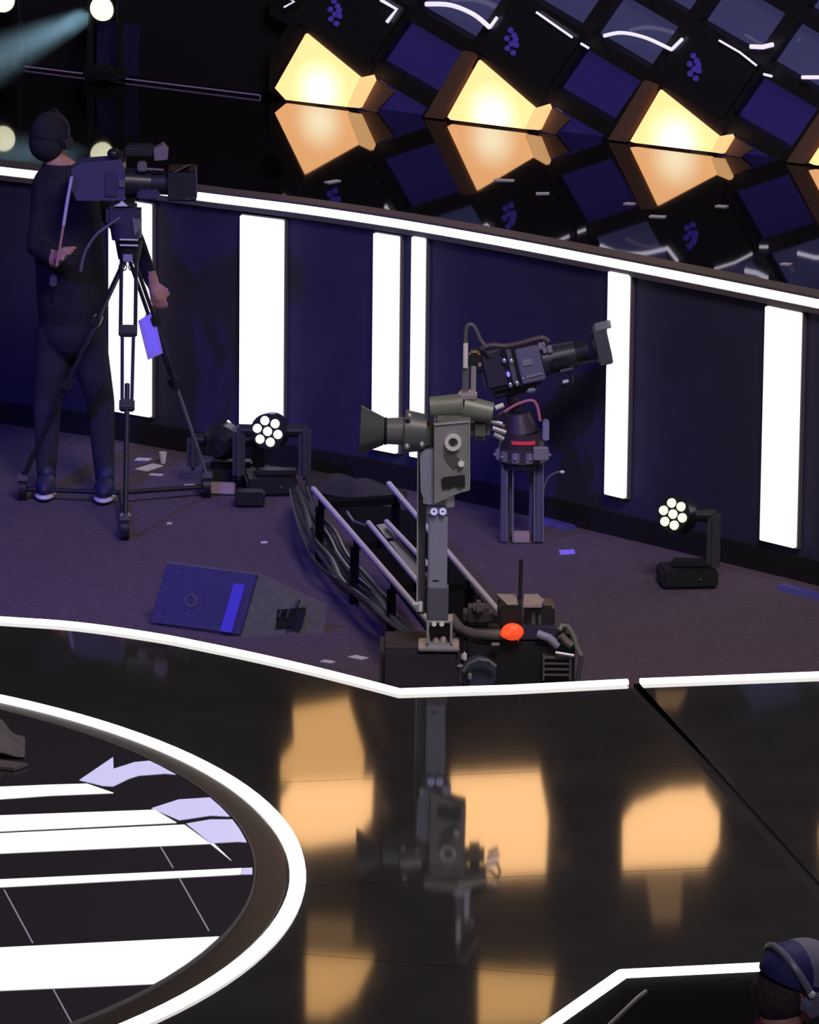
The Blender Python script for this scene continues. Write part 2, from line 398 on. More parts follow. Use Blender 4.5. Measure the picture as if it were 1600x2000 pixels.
# glowing tubes standing in for LED reflections in the lattice panes
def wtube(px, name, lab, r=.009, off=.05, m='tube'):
    tag(MB().path([W(a, b, off) for a, b in px], r, 6).build(name, m), lab, 'painted reflection', 'white reflection lines on the lattice')
wtube(cat_rom([V((832, 8, 0)), V((880, 10, 0)), V((925, 28, 0)), V((957, 54, 0))], 5) and [(v.x, v.y) for v in cat_rom([V((832, 8, 0)), V((880, 10, 0)), V((925, 28, 0)), V((957, 54, 0))], 5)], 'reflection_tube', 'thick white curved reflection line in the top centre lattice cell', .013)
wtube([(v.x, v.y) for v in cat_rom([V((1180, 70, 0)), V((1215, 64, 0)), V((1262, 74, 0)), V((1312, 97, 0))], 5)], 'reflection_tube', 'white curved reflection line in the lattice cell left of the third hood', .010)
wtube([(1312, 97), (1333, 76)], 'reflection_tube', 'short white reflection line climbing beside the third hood')
wtube([(957, 54), (971, 34)], 'reflection_tube', 'short white reflection line climbing beside the middle hood')
wtube([(1466, 91), (1490, 92), (1510, 87)], 'reflection_tube', 'short thick white reflection dash at upper right', .012)
wtube([(1567, 151), (1600, 151), (1640, 158)], 'reflection_tube', 'white reflection line running out at the right edge', .010)
wtube([(1048, 24), (1085, 50), (1118, 73)], 'reflection_tube', 'thin pale reflection line along the middle hood edge', .007)
wtube([(1405, 79), (1445, 102), (1478, 128)], 'reflection_tube', 'thin pale reflection line along the third hood edge', .006)
wtube([(744, 0), (775, 18), (756, 43)], 'reflection_tube', 'bent white reflection line right of the first hood', .010)
wtube([(1135, 85), (1150, 94)], 'reflection_tube', 'tiny white reflection dash left of centre crossing', .007)
wtube([(1492, 145), (1508, 149)], 'reflection_tube', 'tiny white reflection dash near the right crossing', .007)
wtube([(560, -5), (575, 3), (555, 14)], 'reflection_tube', 'faint reflection line left of the first hood', .005)
# trim line at the foot of the dark wall
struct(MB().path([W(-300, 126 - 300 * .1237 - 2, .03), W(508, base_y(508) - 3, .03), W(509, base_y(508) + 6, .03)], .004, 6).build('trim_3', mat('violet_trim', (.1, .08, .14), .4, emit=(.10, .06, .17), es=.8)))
bp = slab([(190, 40), (262, 52), (258, 148), (188, 140)], .02, .05).build('wall_cabinet', mat('dull_blue_panel', (.010, .008, .03), .6, emit=(.006, .004, .03), es=.35))
tag(bp, 'dim blue panel on the dark back wall behind the beam lamp', 'panel')

# beam lamps on the platform at far left, one throwing a hazy beam
def beam_lamp(px, py, lab, beam):
    ctr = W(px, py, .10)
    loc = V((ctr.x, ctr.y, H1)); c = ctr.copy()
    t = thing('beam_lamp', loc, lab, 'stage light', 'beam lamps on the upper platform')
    d = V((-.70, -1.15, -.20)).normalized() if beam else V((-.3, -1, -.05)).normalized()
    MB().bbox(loc + V((0, 0, .045)), (.2, .15, .07), rotz(math.atan2(bdir.y, bdir.x)), .012).build('base', 'dark', t)
    y = MB()
    s = d.cross(V((0, 0, 1))).normalized()
    for k in (-1, 1): y.bbox(loc + s * (.095 * k) + V((0, 0, (c.z - H1) / 2 + .05)), (.02, .05, c.z - H1 - .02), rotz(math.atan2(s.y, s.x)), .006)
    y.build('yoke', 'dark', t)
    MB().cyl(c - d * .04, c + d * .02, .06, .075, 18).build('head', 'blackg', t)
    MB().ell(c + d * .02, (.068, .068, .068), None, 20, 12).build('lens', M['lampglow'], t, True)
    return c, d
M['lampglow'] = mat('lamp_glow', (.8, .8, .6), .2, emit=(1.0, .98, .66), es=1.3)
c1, d1 = beam_lamp(205, 14, 'bright round beam lamp on the upper platform throwing a hazy teal beam', True)
beam_lamp(8, -2, 'pale yellow beam lamp cut by the top left corner', False)
# its haze: a real volume cone lit by a real spot
L = 3.0; a0 = c1 + d1 * .12
hz = bpy.data.materials.new('haze'); hz.use_nodes = True; nt = hz.node_tree; nt.nodes.clear()
out = nt.nodes.new('ShaderNodeOutputMaterial'); vs = nt.nodes.new('ShaderNodeVolumeScatter'); vs.inputs['Density'].default_value = .22; vs.inputs['Anisotropy'].default_value = .2
vs.inputs['Color'].default_value = (.6, .85, 1, 1)
nt.links.new(vs.outputs[0], out.inputs['Volume'])
hcone = MB().cyl(a0, a0 + d1 * L, .05, .40, 24).build('haze_beam', hz)
tag(hcone, 'hazy teal light beam falling to the left from the beam lamp', 'light beam')
sp = spot('beam_source', a0 - d1 * .03, a0 + d1 * 3, 15, 270, (.68, .9, 1), .8, .05)

# tape marks on the platform
def tape(px, py, wpx, lab, z=H1, m='white', rot=0, hpx=4):
    p = P(px, py, z); a = P(px - wpx / 2, py - rot, z); b = P(px + wpx / 2, py + rot, z); d = (b - a).normalized(); n = V((-d.y, d.x, 0)) * (hpx / 94 / 2)
    o = MB().prism([a - n, b - n * .6, b + n, a + n * .7], (0, 0, .004)).build('tape_mark', m)
    for v in o.data.vertices: pass
    return tag(o, lab, 'tape mark', 'small white marks on the floors')
for x, y, wd, r, lb in [(650, 355, 26, -2, 'white floor mark in front of the first light box'), (985, 352, 38, 1, 'long white floor mark in front of the middle light box'),
                    (1060, 378, 26, 0, 'faint white floor mark right of the long one on the platform'), (1230, 398, 16, 1, 'white floor mark left of the tip of the third mirrored box'), (1285, 423, 30, 1, 'white floor mark nearest the platform edge'),
                    (1410, 403, 20, 1, 'white floor mark right of the third mirrored box'), (1536, 516, 14, 1, 'tiny white floor mark by the curved strip at right')]:
    tape(x, y, wd, lb, H1 + .001, 'white', r)
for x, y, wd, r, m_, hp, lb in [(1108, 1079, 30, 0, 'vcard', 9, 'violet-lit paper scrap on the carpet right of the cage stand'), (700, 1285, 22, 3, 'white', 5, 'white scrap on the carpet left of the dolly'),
                        (640, 1293, 18, 2, 'white', 4, 'white scrap on the carpet right of the floor monitor'), (516, 1060, 13, 0, 'white', 3, 'tiny white mark on open carpet above the monitor'), (331, 1023, 10, 0, 'white', 3, 'tiny white mark on the carpet right of the front tripod wheel'),
                        (370, 949, 20, 0, 'white', 5, 'white mark on the carpet between tripod and fixtures'), (292, 914, 38, -5, 'white', 8, 'long white paper strip on the carpet right of the tripod'),
                        (280, 898, 26, 1, 'white', 6, 'crumpled white paper behind the long paper strip'), (305, 928, 24, 1, 'white', 4, 'thin white paper in front of the long paper strip')]:
    tape(x, y, wd, lb, .001, m_, r, hp)
cup = P(318, 905, 0)
tag(MB().cyl(cup, cup + V((0, 0, .055)), .012, .02, 12).build('paper_cup', 'white'), 'small white cup standing among papers right of the tripod', 'cup')
for px, py, wd, lb in [(1085, 1026, 60, 'low blue strip painted as a light spot on the carpet right of the cage stand'), (1570, 1160, 84, 'low blue strip painted as a light glint on the carpet at the right edge')]:  # raised strips stand in for blue light on the carpet
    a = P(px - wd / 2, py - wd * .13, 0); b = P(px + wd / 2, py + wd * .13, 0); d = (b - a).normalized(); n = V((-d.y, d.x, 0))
    tag(MB().prism([a + n * .04, a - n * .04, a - n * .02 + V((0, 0, .02)), a + n * .02 + V((0, 0, .02))], b - a).build('blue_spot_strip', mat('spot_blue', (.08, .07, .35), .5)), lb, 'painted light spot')

# ------------------------------------------------------------------ glossy stage in tiles
sl = [(-700, 1185), (-300, 1193), (0, 1213), (150, 1224), (300, 1245), (400, 1264), (500, 1285), (600, 1308), (700, 1333), (780, 1354)]
cv = cat_rom([P(x, y, ST) for x, y in sl], 5)
right = [P(1000, 1347, ST), P(1238, 1336, ST), P(1600, 1321, ST), P(2100, 1302, ST), P(4200, 1218, ST)]
pit = [P(4200, 1776, ST), P(2100, 1866, ST), P(1600, 1888, ST), P(1480, 1894, ST), P(1215, 1907, ST), P(1080, 2002, ST), P(880, 2150, ST), P(820, 2500, ST)]
outline = cv + right + pit + [P(-900, 2500, ST)]
slabm = MB().prism([V((p.x, p.y, ST - .012)) for p in outline], (0, 0, -ST + .013)).build('floor_stage', 'skirt'); struct(slabm)
gapA, gapB = P(1236, 1335, ST), P(1625, 1768, ST)
seams = [(P(500, 1530, ST), P(1500, 1488, ST)), (P(600, 1731, ST), P(1500, 1690, ST)), (P(560, 1860, ST), P(1060, 1903, ST)), (gapA, gapB)]
bm = bmesh.new()
fc = bm.faces.new([bm.verts.new((p.x, p.y, 0)) for p in outline]); bmesh.ops.triangulate(bm, faces=[fc])
def side(c, s): d = s[1] - s[0]; return (c.x - s[0].x) * d.y - (c.y - s[0].y) * d.x
for s in seams:
    d = s[1] - s[0]
    bmesh.ops.bisect_plane(bm, geom=bm.verts[:] + bm.edges[:] + bm.faces[:], plane_co=(s[0].x, s[0].y, 0), plane_no=(d.y, -d.x, 0), dist=1e-5)
groups = {}
for fa in bm.faces:
    c = fa.calc_center_median(); groups.setdefault(tuple(side(c, s) > 0 for s in seams), []).append([v.co.copy() for v in fa.verts])
bm.free()
GAPW = .026
for gi, (key, faces) in enumerate(sorted(groups.items())):
    b2 = bmesh.new()
    for fv in faces: b2.faces.new([b2.verts.new(v) for v in fv])
    bmesh.ops.remove_doubles(b2, verts=b2.verts[:], dist=1e-5)
    for v in b2.verts:                                # recess the joints: pull edges off the seams
        for s in seams:
            d = (s[1] - s[0]).normalized(); n = V((d.y, -d.x, 0)); dist = (v.co - V((s[0].x, s[0].y, 0))).dot(n)
            g = GAPW if s[0] is gapA else .0016
            if abs(dist) < .002:
                sgn = 1 if key[seams.index(s)] else -1
                v.co += n * (sgn * g)
    r = bmesh.ops.extrude_face_region(b2, geom=b2.faces[:])
    tilt = [.0, .0012, -.0012, .0006, -.0008, .001, 0, 0, 0, 0, 0, 0][gi % 12]
    for e in r['geom']:
        if isinstance(e, bmesh.types.BMVert): e.co.z = .0125
    bmesh.ops.recalc_face_normals(b2, faces=b2.faces[:])
    me = bpy.data.meshes.new('floor_tile'); b2.to_mesh(me); b2.free(); me.materials.append(M['stage'])
    o = bpy.data.objects.new('floor_tile', me); C.objects.link(o); o.parent = slabm
    o.location = V((0, 0, ST - .0125)) - V(slabm.location)
# LED edge bands
def band(pts, wd, h, name, lab, m='led', z=ST, closed=False):
    n = len(pts); vs = []; fs = []
    for i, p in enumerate(pts):
        if closed: d = pts[(i + 1) % n] - pts[i - 1]; k = 1
        else:
            d1_ = (pts[i] - pts[max(i - 1, 0)]); d2_ = (pts[min(i + 1, n - 1)] - pts[i])
            if d1_.length < 1e-6: d1_ = d2_
            if d2_.length < 1e-6: d2_ = d1_
            d = d1_.normalized() + d2_.normalized(); k = 1 / max(.5, (d.length / 2))
        d = V((d.x, d.y, 0)).normalized(); q = V((-d.y, d.x, 0)) * wd / 2 * k
        b = V((p.x, p.y, z))
        vs += [b - q, b - q * .9 + V((0, 0, h * .75)), b - q * .4 + V((0, 0, h)), b + q * .4 + V((0, 0, h)), b + q * .9 + V((0, 0, h * .75)), b + q]
    for i in range(n if closed else n - 1):
        j = (i + 1) % n
        for k in range(6): fs.append((6 * i + k, 6 * j + k, 6 * j + (k + 1) % 6, 6 * i + (k + 1) % 6))
    if not closed: fs += [tuple(range(6)), tuple(6 * (n - 1) + k for k in range(5, -1, -1))]
    return tag(MB().add(vs, fs).build(name, m, None, True), lab, 'light strip')
g1 = gapA + (right[0] - right[1]).normalized() * .02; g2 = gapA + (right[2] - right[1]).normalized() * .03
band(cv + [right[0], g1], .032, .018, 'led_strip', 'curving white light strip along the front stage edge by the monitor')
band([g2, right[2], right[3], right[4]], .032, .018, 'led_strip', 'straight white light strip right of the stage joint')
band(pit[:6] + [P(900, 2136, ST)], .042, .022, 'led_strip', 'angled white light strip round the pit in the lower right corner')
struct(band([P(1262, 1922, ST - .02), P(1245, 1935, ST - .02), P(1175, 2002, ST - .02), P(1120, 2060, ST - .02)], .012, .012, 'trim_4', '', 'border', ST - .05))
for k_ in ('label', 'category'):
    del bpy.data.objects['trim_4'][k_]

# round screen with its light ring
RC, RR = V((-3.37, -7.59, ST)), 3.00
def circ(r, n=160, z=ST): return [V((RC.x + r * math.cos(2 * math.pi * i / n), RC.y + r * math.sin(2 * math.pi * i / n), z)) for i in range(n)]
band(circ(RR), .056, .018, 'led_ring', 'large round white light ring set in the glossy stage', closed=True)
scr_t = thing('floor_screen', (RC.x, RC.y, ST), 'round glossy black floor screen showing white stripes inside the light ring', 'screen')
RI = RR - .15
MB().prism(circ(RI, 160, ST + .001), (0, 0, .012)).build('screen_panel', 'disc', scr_t)
MB().ring(V((RC.x, RC.y, ST + .008)), (0, 0, 1), RI, RI + .006, .016, 160).build('screen_rim', 'border', scr_t)
MB().ring(V((RC.x, RC.y, ST + .002)), (0, 0, 1), RI + .008, RR - .04, .004, 160).build('screen_surround', mat('ring_surround', (.03, .027, .027), .35), scr_t)
def clip_disc(poly, r):
    cs = circ(r, 120)
    for i in range(len(cs)):
        a, b = cs[i], cs[(i + 1) % len(cs)]
        g = lambda p: (b.x - a.x) * (p.y - a.y) - (b.y - a.y) * (p.x - a.x)
        poly = clip_poly(poly, lambda p: g(p) >= 0, lambda p, q: p + (q - p) * (g(p) / (g(p) - g(q))))
        if len(poly) < 3: return []
    return poly
ZS = ST + .0135
def stripe(px, m, name):
    poly = clip_disc([P(x, y, ZS) for x, y in px], RI - .006)
    if len(poly) > 2: MB().prism([V((p.x, p.y, ZS)) for p in poly], (0, 0, .0015)).build(name, m, scr_t)
X0 = -600
def L_(y, s): return y - s * X0 * -1 * -1 if 0 else y + s * X0
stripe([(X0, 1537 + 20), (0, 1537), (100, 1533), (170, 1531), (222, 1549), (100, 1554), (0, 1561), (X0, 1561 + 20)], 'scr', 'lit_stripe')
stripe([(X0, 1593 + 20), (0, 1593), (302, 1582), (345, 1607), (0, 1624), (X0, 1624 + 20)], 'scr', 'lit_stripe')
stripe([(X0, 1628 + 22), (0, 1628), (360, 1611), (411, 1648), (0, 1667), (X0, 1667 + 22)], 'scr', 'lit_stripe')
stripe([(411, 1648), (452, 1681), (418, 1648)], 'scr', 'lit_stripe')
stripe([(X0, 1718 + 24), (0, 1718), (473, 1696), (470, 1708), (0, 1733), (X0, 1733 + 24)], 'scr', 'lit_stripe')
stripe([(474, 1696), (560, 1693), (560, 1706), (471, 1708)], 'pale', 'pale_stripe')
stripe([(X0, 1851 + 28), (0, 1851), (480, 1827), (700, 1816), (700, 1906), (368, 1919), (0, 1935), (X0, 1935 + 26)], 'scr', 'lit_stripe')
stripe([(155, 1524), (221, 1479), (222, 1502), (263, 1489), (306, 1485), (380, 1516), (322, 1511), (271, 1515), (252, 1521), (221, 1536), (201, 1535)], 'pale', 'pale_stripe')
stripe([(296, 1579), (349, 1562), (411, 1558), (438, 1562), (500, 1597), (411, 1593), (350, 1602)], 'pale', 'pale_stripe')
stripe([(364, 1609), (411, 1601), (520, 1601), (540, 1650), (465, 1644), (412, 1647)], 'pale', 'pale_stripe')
for (a, b, c, d) in [(8, 1738, 64, 1842), (314, 1655, 338, 1695), (351, 1717, 408, 1818), (104, 1932, 143, 2004), (143, 2004, 200, 2110)]:
    stripe([(a - 1.5, b), (a + 1.5, b), (c + 1.5, d), (c - 1.5, d)], 'seam', 'screen_seam')
# grey cloth and pale paper lying at the left edge of the screen
cl = MB(); g = []
for i in range(9):
    for j in range(7):
        p = P(-70 + i * 15.0, 1440 + j * 7.2, ZS + .002); g.append(p + V((0, 0, .01 + .16 * max(0, math.sin(i * .42 + .2)) * math.sin((j + .3) * .48) * (.75 + .25 * math.sin(i * 2.1 + j * 1.7)))))
fs = [(i * 7 + j, (i + 1) * 7 + j, (i + 1) * 7 + j + 1, i * 7 + j + 1) for i in range(8) for j in range(6)]
clo = cl.add(g, fs).build('cloth', mat('grey_cloth', (.10, .09, .10), .9, noise=.3, nscale=10), None, True)
sm = clo.modifiers.new('s', 'SOLIDIFY'); sm.thickness = .008; sm = clo.modifiers.new('u', 'SUBSURF'); sm.levels = sm.render_levels = 1
tag(clo, 'crumpled dark grey cloth on the round screen at the left edge', 'cloth')
tag(MB().prism([P(-30, 1484, ZS + .003), P(0, 1490, ZS + .003), P(54, 1497, ZS + .003), P(28, 1506, ZS + .003), P(-30, 1500, ZS + .003)], (0, 0, .012)).build('paper', 'border'), 'pointed grey sheet lying in front of the crumpled cloth', 'paper')

# ------------------------------------------------------------------ floor monitor (wedge)
mA, mB, mC = P(291, 1219, 0), P(474, 1244, 0), P(632, 1236, 0)
ex = mA - mB
t510 = Q(510, 1120, (mB + (mC - mB) * .2).y); t640 = Q(640, 1181, mC.y)
B1 = mB + (mC - mB) * .18; B1 = V((t510.x, t510.y, t510.z))
sidep = [mB, B1, V((t640.x, t640.y, t640.z)), mC]
t = thing('floor_monitor', (mB + mC + ex) / 2, 'blue-lit wedge floor monitor lying on the carpet behind the front light strip', 'loudspeaker')
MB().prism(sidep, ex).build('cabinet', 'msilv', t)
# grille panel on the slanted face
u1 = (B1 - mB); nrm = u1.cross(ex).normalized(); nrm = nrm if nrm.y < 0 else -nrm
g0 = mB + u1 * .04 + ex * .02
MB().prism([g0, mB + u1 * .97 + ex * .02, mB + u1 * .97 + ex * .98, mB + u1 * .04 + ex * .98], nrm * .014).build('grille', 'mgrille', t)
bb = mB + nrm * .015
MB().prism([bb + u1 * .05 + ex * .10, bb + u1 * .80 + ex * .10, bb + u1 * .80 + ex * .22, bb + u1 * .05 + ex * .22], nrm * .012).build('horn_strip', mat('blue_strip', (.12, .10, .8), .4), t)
lg = bb + u1 * .45 + ex * .62
MB().ring(lg, nrm, .02, .03, .006, 20).build('badge_ring', 'grey', t)
sn = (mC - mB).cross(V((0, 0, 1))).normalized(); sn = sn if sn.y < 0 else -sn
def onside(px, py, o=0.0):
    v = ray(px, py); return CAM + v * ((mB + sn * o - CAM).dot(sn) / v.dot(sn))
MB().prism([onside(542, 1190, .003), onside(598, 1186, .003), onside(590, 1226, .003), onside(538, 1228, .003)], -sn * .01 + sn * .012).build('connector_plate', 'black', t)
MB().prism([onside(578, 1193, .02), onside(598, 1196, .02), onside(588, 1228, .02), onside(566, 1226, .02)], -sn * .02).build('plug', mat('navy_plug', (.015, .015, .05), .5), t)
MB().path([onside(584, 1172, .02), onside(578, 1188, .035), onside(572, 1205, .03), onside(565, 1222, .03)], .007, 6).build('cable', 'black', t)
MB().path([onside(545, 1205, .02), onside(550, 1188, .03), onside(566, 1188, .03), onside(560, 1205, .02)], .004, 6).build('handle', 'grey', t)

# ------------------------------------------------------------------ camera track on trestles with its cable bundle
ZR = .30
track = thing('camera_track', P(850, 1240 + 126, 0), 'raised camera track of pale aluminium rails running back from the dolly', 'track')
def rail(a, b, r=.0135, name='rail', m='chrome', z=ZR):
    p, q = P(*a, z), P(*b, z); MB().cyl(p, q, r, None, 10).build(name, m, track, True); return p, q
r1 = rail((612, 955), (905, 1292)); r2 = rail((760, 945), (1062, 1297))
r3 = rail((720, 1021), (826, 1148), .012, 'inner_rail'); r4 = rail((755, 1019), (833, 1100), .012, 'inner_rail')
sl_ = MB()
n_s = 4
for k in range(n_s):
    a = r1[0].lerp(r1[1], (k + .2) / n_s) - V((0, 0, .035)); b = r2[0].lerp(r2[1], (k + .2) / n_s) - V((0, 0, .035))
    MB().box((a + b) / 2, ((b - a).length, .06, .03), rotz(math.atan2((b - a).y, (b - a).x))).build('sleeper', 'void', track)
for k in range(n_s):
    for rr in (r1, r2):
        a = rr[0].lerp(rr[1], (k + .2) / n_s); MB().box(V((a.x, a.y, (ZR - .05) / 2)), (.04, .04, ZR - .05)).build('leg', 'void', track)
for rr in ():
    a, b = rr; MB().cyl(a - V((0, 0, .045)), b - V((0, 0, .045)), .02, None, 8).build('lower_beam', 'black', track)
MB().prism([P(735, 1025, ZR - .02), P(752, 1022, ZR - .02), P(835, 1120, ZR - .02), P(824, 1140, ZR - .02)], (0, 0, -.02)).build('tray', 'blackg', track)
MB().path([P(678, 1000, ZR), P(690, 1018, ZR), P(712, 1026, ZR), P(722, 1020, ZR)], .006, 6).build('hook', 'grey', track)

MB().prism([P(628, 960, .012), P(762, 950, .012), P(1040, 1290, .012), P(880, 1290, .012)], (0, 0, -.008)).build('dark_sheet', 'void', track)  # dark sheet added to darken the carpet under the rails
bundle = thing('cable_bundle', P(690, 1180, 0), 'looping bundle of black cables hanging along the left side of the track', 'cables')
for k in range(9):
    random.seed(40 + k)
    z0 = random.uniform(.05, .24); off = -8 - k * 6.5
    pts = []
    for q in range(8):
        s = q / 7; x = 600 + 205 * s + off * math.sin(math.pi * min(1, s * .9 + .15)) + random.uniform(-7, 7); y = 955 + 285 * s + abs(off) * .45 * math.sin(math.pi * s) + random.uniform(-4, 4)
        pts.append(P(x, y, .02 + z0 * (1 - .5 * math.sin(math.pi * s))))
    MB().path(cat_rom(pts, 5), random.uniform(.008, .013), 6).build('cable', M[['blackg', 'blackg', 'cabl'][k % 3]] if 'cabl' in M else 'blackg', bundle, True)
M['cabl'] = mat('grey_cable', (.05, .043, .055), .5)
for ix, c_ in enumerate([o for o in bundle.children if o.type == 'MESH']):
    if ix % 2: c_.data.materials[0] = M['cabl']
hp = P(700, 985, 0)
hb = MB(); random.seed(9); gg = []
for i in range(15):
    for j in range(8):
        p = P(598 + i * 14 , 921 + j * 6 + i * 2.9, 0); gg.append(p + V((0, 0, .01 + .07 * math.sin(math.pi * i / 14) * math.sin(math.pi * j / 7) * (.7 + .3 * math.sin(i * 1.3 + j * 1.1)))))
hb.add(gg, [(i * 8 + j, (i + 1) * 8 + j, (i + 1) * 8 + j + 1, i * 8 + j + 1) for i in range(14) for j in range(7)])
o = hb.build('cloth_heap', mat('dark_cloth', (.035, .028, .032), .9, noise=.4, nscale=8), None, True)
o.modifiers.new('s', 'SOLIDIFY').thickness = .006; mm = o.modifiers.new('u', 'SUBSURF'); mm.levels = mm.render_levels = 1
tag(o, 'dark cloth heap on the carpet behind the far end of the track', 'cloth')

# ------------------------------------------------------------------ dolly cart
YC = P(855, 1482, 0).y
YB = YC + .30
dolly = thing('camera_dolly', V((Q(930, 1400, YC).x, YC + .15, 0)), 'black camera dolly cart parked against the front stage edge', 'dolly')
def qbox(mb, x0, y0, x1, y1, Y, d, b=.006, dy=0):     # box whose front face is this rectangle on plane Y
    a, c = Q(x0, y0, Y), Q(x1, y1, Y)
    a2, c2 = Q(x0, y1, Y), Q(x1, y0, Y); xa = (a.x + a2.x) / 2; xb = (c.x + c2.x) / 2; z1 = (a.z + c2.z) / 2; z0 = (c.z + a2.z) / 2
    mb.bbox(((xa + xb) / 2, Y + d / 2, (z0 + z1) / 2), (abs(xb - xa), d, abs(z1 - z0)), None, b); return mb
ck = MB(); a = Q(742, 1268, YC); b = Q(900, 1268, YC)
MB().bbox(((a.x + b.x) / 2, YC + .16, a.z / 2 + .02), (b.x - a.x, .3, a.z - .04), None, .02).build('chassis', mat('cart_black', (.030, .026, .036), .6, noise=.25, nscale=12), dolly)
a = Q(905, 1255, YC); b = Q(1125, 1275, YC)
MB().bbox(((a.x + b.x) / 2, YC + .25, a.z / 2 + .01), (b.x - a.x, .30, a.z - .05), None, .02).build('rear_chassis', 'black', dolly)
for i_ in range(4):
    qbox(MB(), 1062, 1284 + i_ * 11, 1112, 1288 + i_ * 11, YC + .075, .03, .002).build('step', 'border', dolly)
for x0 in (1060, 1112): qbox(MB(), x0, 1280, x0 + 4, 1330, YC + .07, .03, .002).build('step_rail', 'border', dolly)
wc = Q(935, 1318, YC + .06)
MB().cyl(wc, wc + V((0, .04, 0)), .07, None, 24).build('wheel', 'wheel', dolly, True)
MB().path([Q(905, 1312, YC + .03), Q(915, 1298, YC + .03), Q(935, 1288, YC + .03), Q(955, 1291, YC + .03), Q(968, 1302, YC + .03)], .009, 8).build('fender', 'grey', dolly, True)
qbox(MB(), 903, 1276, 912, 1292, YC + .02, .03).build('bolt_block', 'white', dolly)
qbox(MB(), 892, 1299, 906, 1305, YC + .02, .03).build('bracket', 'steel', dolly)
qbox(MB(), 914, 1315, 922, 1330, YC + .02, .03).build('bracket', 'steel', dolly)
qbox(MB(), 960, 1257, 976, 1262, YC + .06, .02, .002).build('label_plate', 'steel', dolly)
for px, py, r in [(768, 1330, .05), (870, 1330, .05), (1010, 1330, .05), (1100, 1330, .05)]:
    p = Q(px, py, YC + .26); MB().cyl(V((p.x - .03, p.y + .02, .05)), V((p.x + .03, p.y + .02, .05)), .05, None, 18).build('castor', 'black', dolly, True)
# curved body shell, cross members
MB().path([Q(880, 1205, YB), Q(900, 1230, YB - .05), Q(930, 1240, YC + .12), Q(965, 1240, YC + .1), Q(990, 1240, YC + .1)], .022, 10).build('tube_frame', mat('brown_grey_tube', (.12, .10, .10), .5), dolly, True)
qbox(MB(), 905, 1190, 965, 1225, YB, .12, .02).build('gear_box', mat('dark_grey_casting', (.045, .04, .045), .5), dolly)
qbox(MB(), 925, 1176, 945, 1200, YB - .03, .05, .012).build('knob', 'border', dolly)
# control boxes
qbox(MB(), 972, 1184, 1020, 1228, YC + .15, .16, .012).build('control_box', 'black', dolly)
qbox(MB(), 1024, 1184, 1084, 1230, YC + .2, .14, .012).build('control_box', 'blackg', dolly)
qbox(MB(), 1038, 1194, 1046, 1222, YC + .19, .02, .004).build('lever', 'border', dolly)
qbox(MB(), 1052, 1200, 1057, 1222, YC + .19, .02, .004).build('lever', 'grey', dolly)
qbox(MB(), 1000, 1230, 1115, 1262, YC + .12, .25, .02).build('deck', mat('navy_deck', (.035, .032, .07), .5), dolly)
MB().path([Q(1050, 1238, YC + .1), Q(1072, 1246, YC + .09), Q(1090, 1262, YC + .09)], .018, 10).build('hose', 'bgrey', dolly, True)
mb = MB(); mb.ell(Q(1001, 1234, YC + .08), (.045, .03, .035)); mb.ell(Q(992, 1238, YC + .07), (.03, .02, .02)); mb.prism([Q(1010, 1240, YC + .07), Q(1020, 1232, YC + .07), Q(1012, 1254, YC + .07)], (0, .01, 0))
mb.build('warning_ribbon', 'orange', dolly, True)
MB().path([Q(1092, 1232, YC + .1), Q(1098, 1222, YC + .12), Q(1110, 1224, YC + .12), Q(1122, 1245, YC + .1), Q(1126, 1262, YC + .1), Q(1136, 1282, YC + .08)], .011, 8).build('handle', 'olive', dolly, True)
MB().path([Q(1095, 1240, YC + .08), Q(1105, 1252, YC + .08), Q(1118, 1262, YC + .07)], .016, 8).build('grip', mat('tan_grip', (.16, .13, .11), .6), dolly, True)
MB().cyl(Q(1085, 1275, YC + .07), Q(1121, 1281, YC + .07), .008).build('cross_bar', 'steel', dolly)
MB().cyl(Q(1136, 1282, YC + .08), Q(1128, 1330, YC + .1), .010).build('outrigger', 'grey', dolly)
# top plates
def plate(px, z, th=.012): return MB().prism([P(x, y, z) for x, y in px], (0, 0, -th))
zt = Q(1018, 1172, YC + .24).z
plate([(970, 1160), (1008, 1160), (1012, 1180), (990, 1180)], zt).build('top_plate', 'beige', dolly)
plate([(1024, 1160), (1050, 1160), (1063, 1171), (1058, 1181), (1022, 1181)], zt).build('top_plate', 'beige', dolly)

# ------------------------------------------------------------------ lift column with its bracket
col = thing('lift_column', Q(858, 1268, YC + .08), 'tall blue-grey lift column with open bracket foot on the dolly', 'column')
MB().bbox(Q(857, 1262, YC + .06) + V((0, .02, 0)), (.16, .16, .016), None, .004).build('base_plate', 'steel', col)
br = MB()
for s in [(833, 1214, 838, 1262), (879, 1214, 884, 1262), (833, 1212, 884, 1217), (833, 1257, 884, 1263)]: qbox(br, *s, YC + .02, .11, .002)
br.build('bracket', 'steel', col)
qbox(MB(), 840, 1218, 878, 1257, YC + .10, .02, .002).build('bracket_back', mat('brown_shadow_plate', (.05, .04, .04), .6), col)
for x in (848, 863): MB().cyl(Q(x, 1219, YC + .012), Q(x, 1219, YC + .03), .010).build('bolt', 'white', col)
for x, y in ((866, 1250), (852, 1252)): MB().ell(Q(x, y, YC + .06), (.014, .014, .016)).build('bolt', 'beige', col)
qbox(MB(), 836, 1008, 874, 1152, YC + .03, .09, .006).build('upper_stage', 'bgrey', col)
qbox(MB(), 834, 1150, 876, 1213, YC + .02, .11, .006).build('lower_stage', mat('dark_blue_grey', (.11, .105, .15), .45), col)
qbox(MB(), 845, 1133, 857, 1136, YC + .028, .01, .001).build('name_slot', 'black', col)
qbox(MB(), 816, 868, 832, 1200, YC + .10, .04, .004).build('rear_mast', mat('dark_mast', (.075, .07, .09), .4), col)
